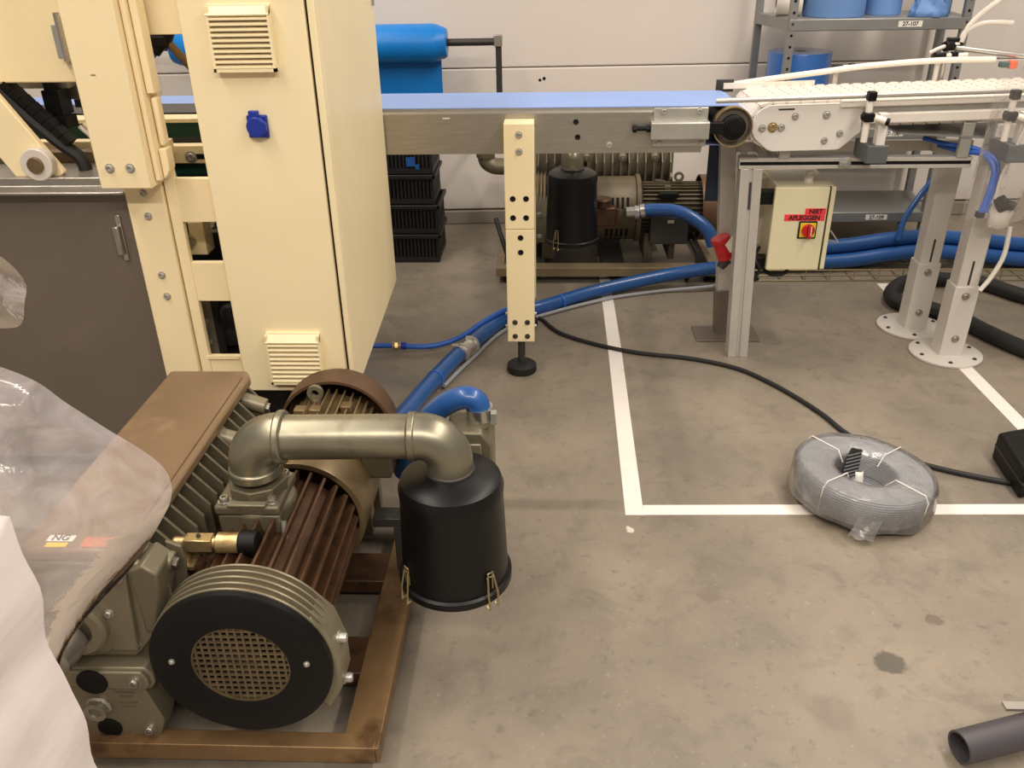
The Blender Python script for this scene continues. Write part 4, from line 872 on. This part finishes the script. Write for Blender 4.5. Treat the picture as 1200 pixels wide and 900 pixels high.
part('block_seam', MB().prism([(1.394,2.131),(1.402,2.13),(1.425,2.352),(1.418,2.355)], 'z', .05, .056), dkgrey, pa)

# ================================================================== CABLE COIL
co = thing('cable_coil', 'grey cable coil shrink wrapped in clear film on the floor', 'cable coil', (.925, 2.125, .004), rz=.001)
co.rotation_euler = (math.radians(1.0), math.radians(5.0), .5); co.location.z = .020
prof = []
ro, ri, hh = .192, .094, .082
for i in range(13):                                          # windings: outer wall, top, inner wall
    for k in range(5): a = -PI/2+PI*k/4; prof.append((ro-.004+.0045*math.cos(a)-.014*abs(i/12-.5)**2*2, .004+hh*i/12+.0035*math.sin(a)))
for i in range(13):
    r = ro-.014-(ro-ri-.02)*i/12
    for k in range(5): a = PI*k/4; prof.append((r+.0045*math.cos(a), hh+.006+.0045*math.sin(a)-.006*(i/12)**2))
for i in range(12, -1, -1):
    for k in range(5): a = PI/2-PI*k/4; prof.append((ri+.004-.0045*math.cos(a)-.022*(1-i/12), .004+hh*i/12*.95+.0035*math.sin(a)))
part('cable_windings', MB().lathe((0,0,0),(0,0,1),prof,72), coilgrey, co, smooth=60)
part('coil_bottom', MB().ring((0,0,.002),(0,0,1),.06,.185,.003), coilgrey, co)
fm_rows = []
fp = [(.200,-.004),(.206,.02),(.2025,.055),(.201,.086),(.192,.098),(.14,.099),(.105,.096),(.086,.085),(.070,.03)]
for j, (r, z) in enumerate(fp):
    fm_rows.append([((r+.004*math.sin(5*t+j)*(1 if j < 2 else .4))*math.cos(t), (r+.004*math.sin(7*t+j)*(1 if j < 2 else .4))*math.sin(t), z+.003*math.sin(9*t+2*j)*(1 if j < 2 else .2)) for t in [2*PI*i/64 for i in range(65)]])
part('shrink_film', MB().grid(fm_rows), coilfilm, co)
part('film_flap', MB().grid([[((.199+.007*j+.003*math.sin(i*1.3+j))*math.cos(-2.42+.05*i-.02*j), (.199+.007*j+.003*math.sin(i*1.3+j))*math.sin(-2.42+.05*i-.02*j), .045-.014*j+.003*math.sin(i*2)) for i in range(7)] for j in range(5)]), coilfilm, co)
for t in (.2, 1.75, 3.3, 4.85):
    u = Vector((math.cos(t), math.sin(t), 0))
    part('binding_strap', MB().tube([u*.199+Vector((0,0,.01)), u*.201+Vector((0,0,.085)), u*.188+Vector((0,0,.103)), u*.095+Vector((0,0,.102)), u*.072+Vector((0,0,.07))], .0018, 6), paper, co)
part('paper_tag', MB().grid([[(-.065+.03*i/3, -.03+.012*j/3-.01*math.sin(i), .06+.042*j/3) for i in range(4)] for j in range(4)]), paper, co, solid=.0006)
ins = part('striped_end', MB().prism([(-.035,.03),(.035,.03),(.025,.12),(-.02,.135),(-.035,.10)], 'y', .045, .050), dkgrey, co)
for i in range(7): part('stripe', MB().box(-.033,.030,.0440,.0452,.036+i*.0125,.039+i*.0125), coilgrey, ins)

# ================================================================== PVC TUBE
tb = thing('plastic_tube', 'dark grey plastic tube lying at the lower right corner', 'tube', (.99, 1.27, 0))
u = Vector((.94, .26, .03)).normalized()
part('tube_wall', MB().lathe((.835,1.215,.037),u,[(.029,0),(.0335,0),(.0335,.55),(.029,.55)],40,closed=True), tubegrey, tb)
part('tube_inside', MB().cyl(Vector((.835,1.215,.037))+u*.20, Vector((.835,1.215,.037))+u*.21, .0295), black, tb)
part('metal_edge', MB().box(.945,1.2,1.275,1.295,.075,.082), steel, tb)

# ================================================================== WRAPPED STACK AND FILM
st = thing('wrapped_stack', 'tall white film wrapped stack at the lower left edge', 'wrapped stack', (-1.0, .65, 0))
N_ = 26; rows = []
perim = []
x0, x1, y0, y1 = -1.35, -.722, .35, .905
def ringpt(s):
    if s < .3: t = s/.3; return (x0+(x1-x0)*t, y0)
    if s < .5: t = (s-.3)/.2; return (x1, y0+(y1-y0)*t)
    if s < .8: t = (s-.5)/.3; return (x1-(x1-x0)*t, y1)
    t = (s-.8)/.2; return (x0, y1-(y1-y0)*t)
for j in range(40):
    z = .82*j/39; rr = []
    bulge = .004*math.sin(z*19)+.002*math.sin(z*47+1)
    for i in range(81):
        s = i/80; p = ringpt(s % 1.0); k = bulge+.003*math.sin(z*30+s*50)+.002*math.sin(s*130)
        cx_, cy_ = (x0+x1)/2, (y0+y1)/2
        dx, dy = p[0]-cx_, p[1]-cy_; l = math.hypot(dx, dy)
        rr.append((p[0]+dx/l*k, p[1]+dy/l*k, z))
    rows.append(rr)
rows.append([((x0+x1)/2+(p[0]-(x0+x1)/2)*.93, (y0+y1)/2+(p[1]-(y0+y1)/2)*.93, .838) for p in rows[-1]])
rows.append([((x0+x1)/2, (y0+y1)/2, .85) for p in rows[-1]])
part('wrapped_body', MB().grid(rows), wrapwhite, st, smooth=60)
# loose clear film over the stack and the pump lid: a crumpled sheet standing off the stack
def film_sheet(name, label, outer, inner, nu, nv, amp, m, loc, seed, cat='plastic film'):
    random.seed(seed)
    A = spline(outer, 6); B = spline(inner, 6)
    def samp(P, t):
        f = t*(len(P)-1); i = min(int(f), len(P)-2); return P[i].lerp(P[i+1], f-i)
    ph = [(random.uniform(3,8), random.uniform(2,7), random.uniform(0,6.28), random.uniform(.4,1)) for _ in range(7)]
    rows = []
    for j in range(nv+1):
        v = j/nv; row = []
        for i in range(nu+1):
            t = i/nu; p = samp(A, t).lerp(samp(B, t), v)
            w_ = sum(a*math.sin(fx*t*2+fy*v*1.7+q)*abs(math.sin(fy*t+fx*v*.6+q)) for fx, fy, q, a in ph)/3
            w_ += sum(a*(1-abs(math.sin(fx*.55*t+fy*.45*v+q)))**6 for fx, fy, q, a in ph)*.45
            e = math.sin(PI*min(1, v*3+.08)/2)
            k_ = min(1.0, (samp(A, t)-samp(B, t)).length/.22)**1.5
            row.append(p+Vector((-.3, -.8, .5))*amp*w_*e*k_*(1-min(1, max(0, (t-.45)/.2))))
        rows.append(row)
    return single(name, MB().grid(rows), m, label, cat, loc=loc, smooth=50)
outer = [(-.86,1.02,1.03),(-.735,1.04,.965),(-.690,1.05,.915),(-.645,1.06,.865),(-.600,1.065,.822),(-.576,1.066,.785),(-.575,1.06,.745),(-.60,1.055,.70),(-.65,1.05,.63),(-.71,1.04,.565),(-.77,1.02,.52),(-.80,.98,.50)]
inner = [(-.90,.93,.85),(-.86,.935,.85),(-.82,.935,.84),(-.79,.935,.80),(-.775,.935,.76),(-.77,.935,.72),(-.765,.935,.68),(-.76,.935,.63),(-.76,.935,.58),(-.76,.935,.53),(-.76,.935,.49),(-.765,.935,.46)]
film_sheet('plastic_film', 'loose clear plastic film billowing over the pump lid', outer, inner, 70, 30, .024, clearpl, (-.75, 1.0, .5), 3)
outer2 = [(-1.20,1.44,1.15),(-1.04,1.42,1.05),(-.975,1.42,1.008),(-.944,1.42,.960),(-.958,1.42,.915),(-.976,1.42,.875),(-1.03,1.43,.862),(-1.25,1.45,.85)]
inner2 = [(-1.30,1.46,1.12),(-1.28,1.46,1.07),(-1.27,1.46,1.04),(-1.27,1.46,1.0),(-1.27,1.46,.96),(-1.27,1.46,.93),(-1.28,1.46,.90),(-1.30,1.46,.87)]
film_sheet('plastic_film', 'folded clear film corner hanging before the stainless door', outer2, inner2, 24, 10, .012, clearpl, (-1.2, 1.43, .9), 5)
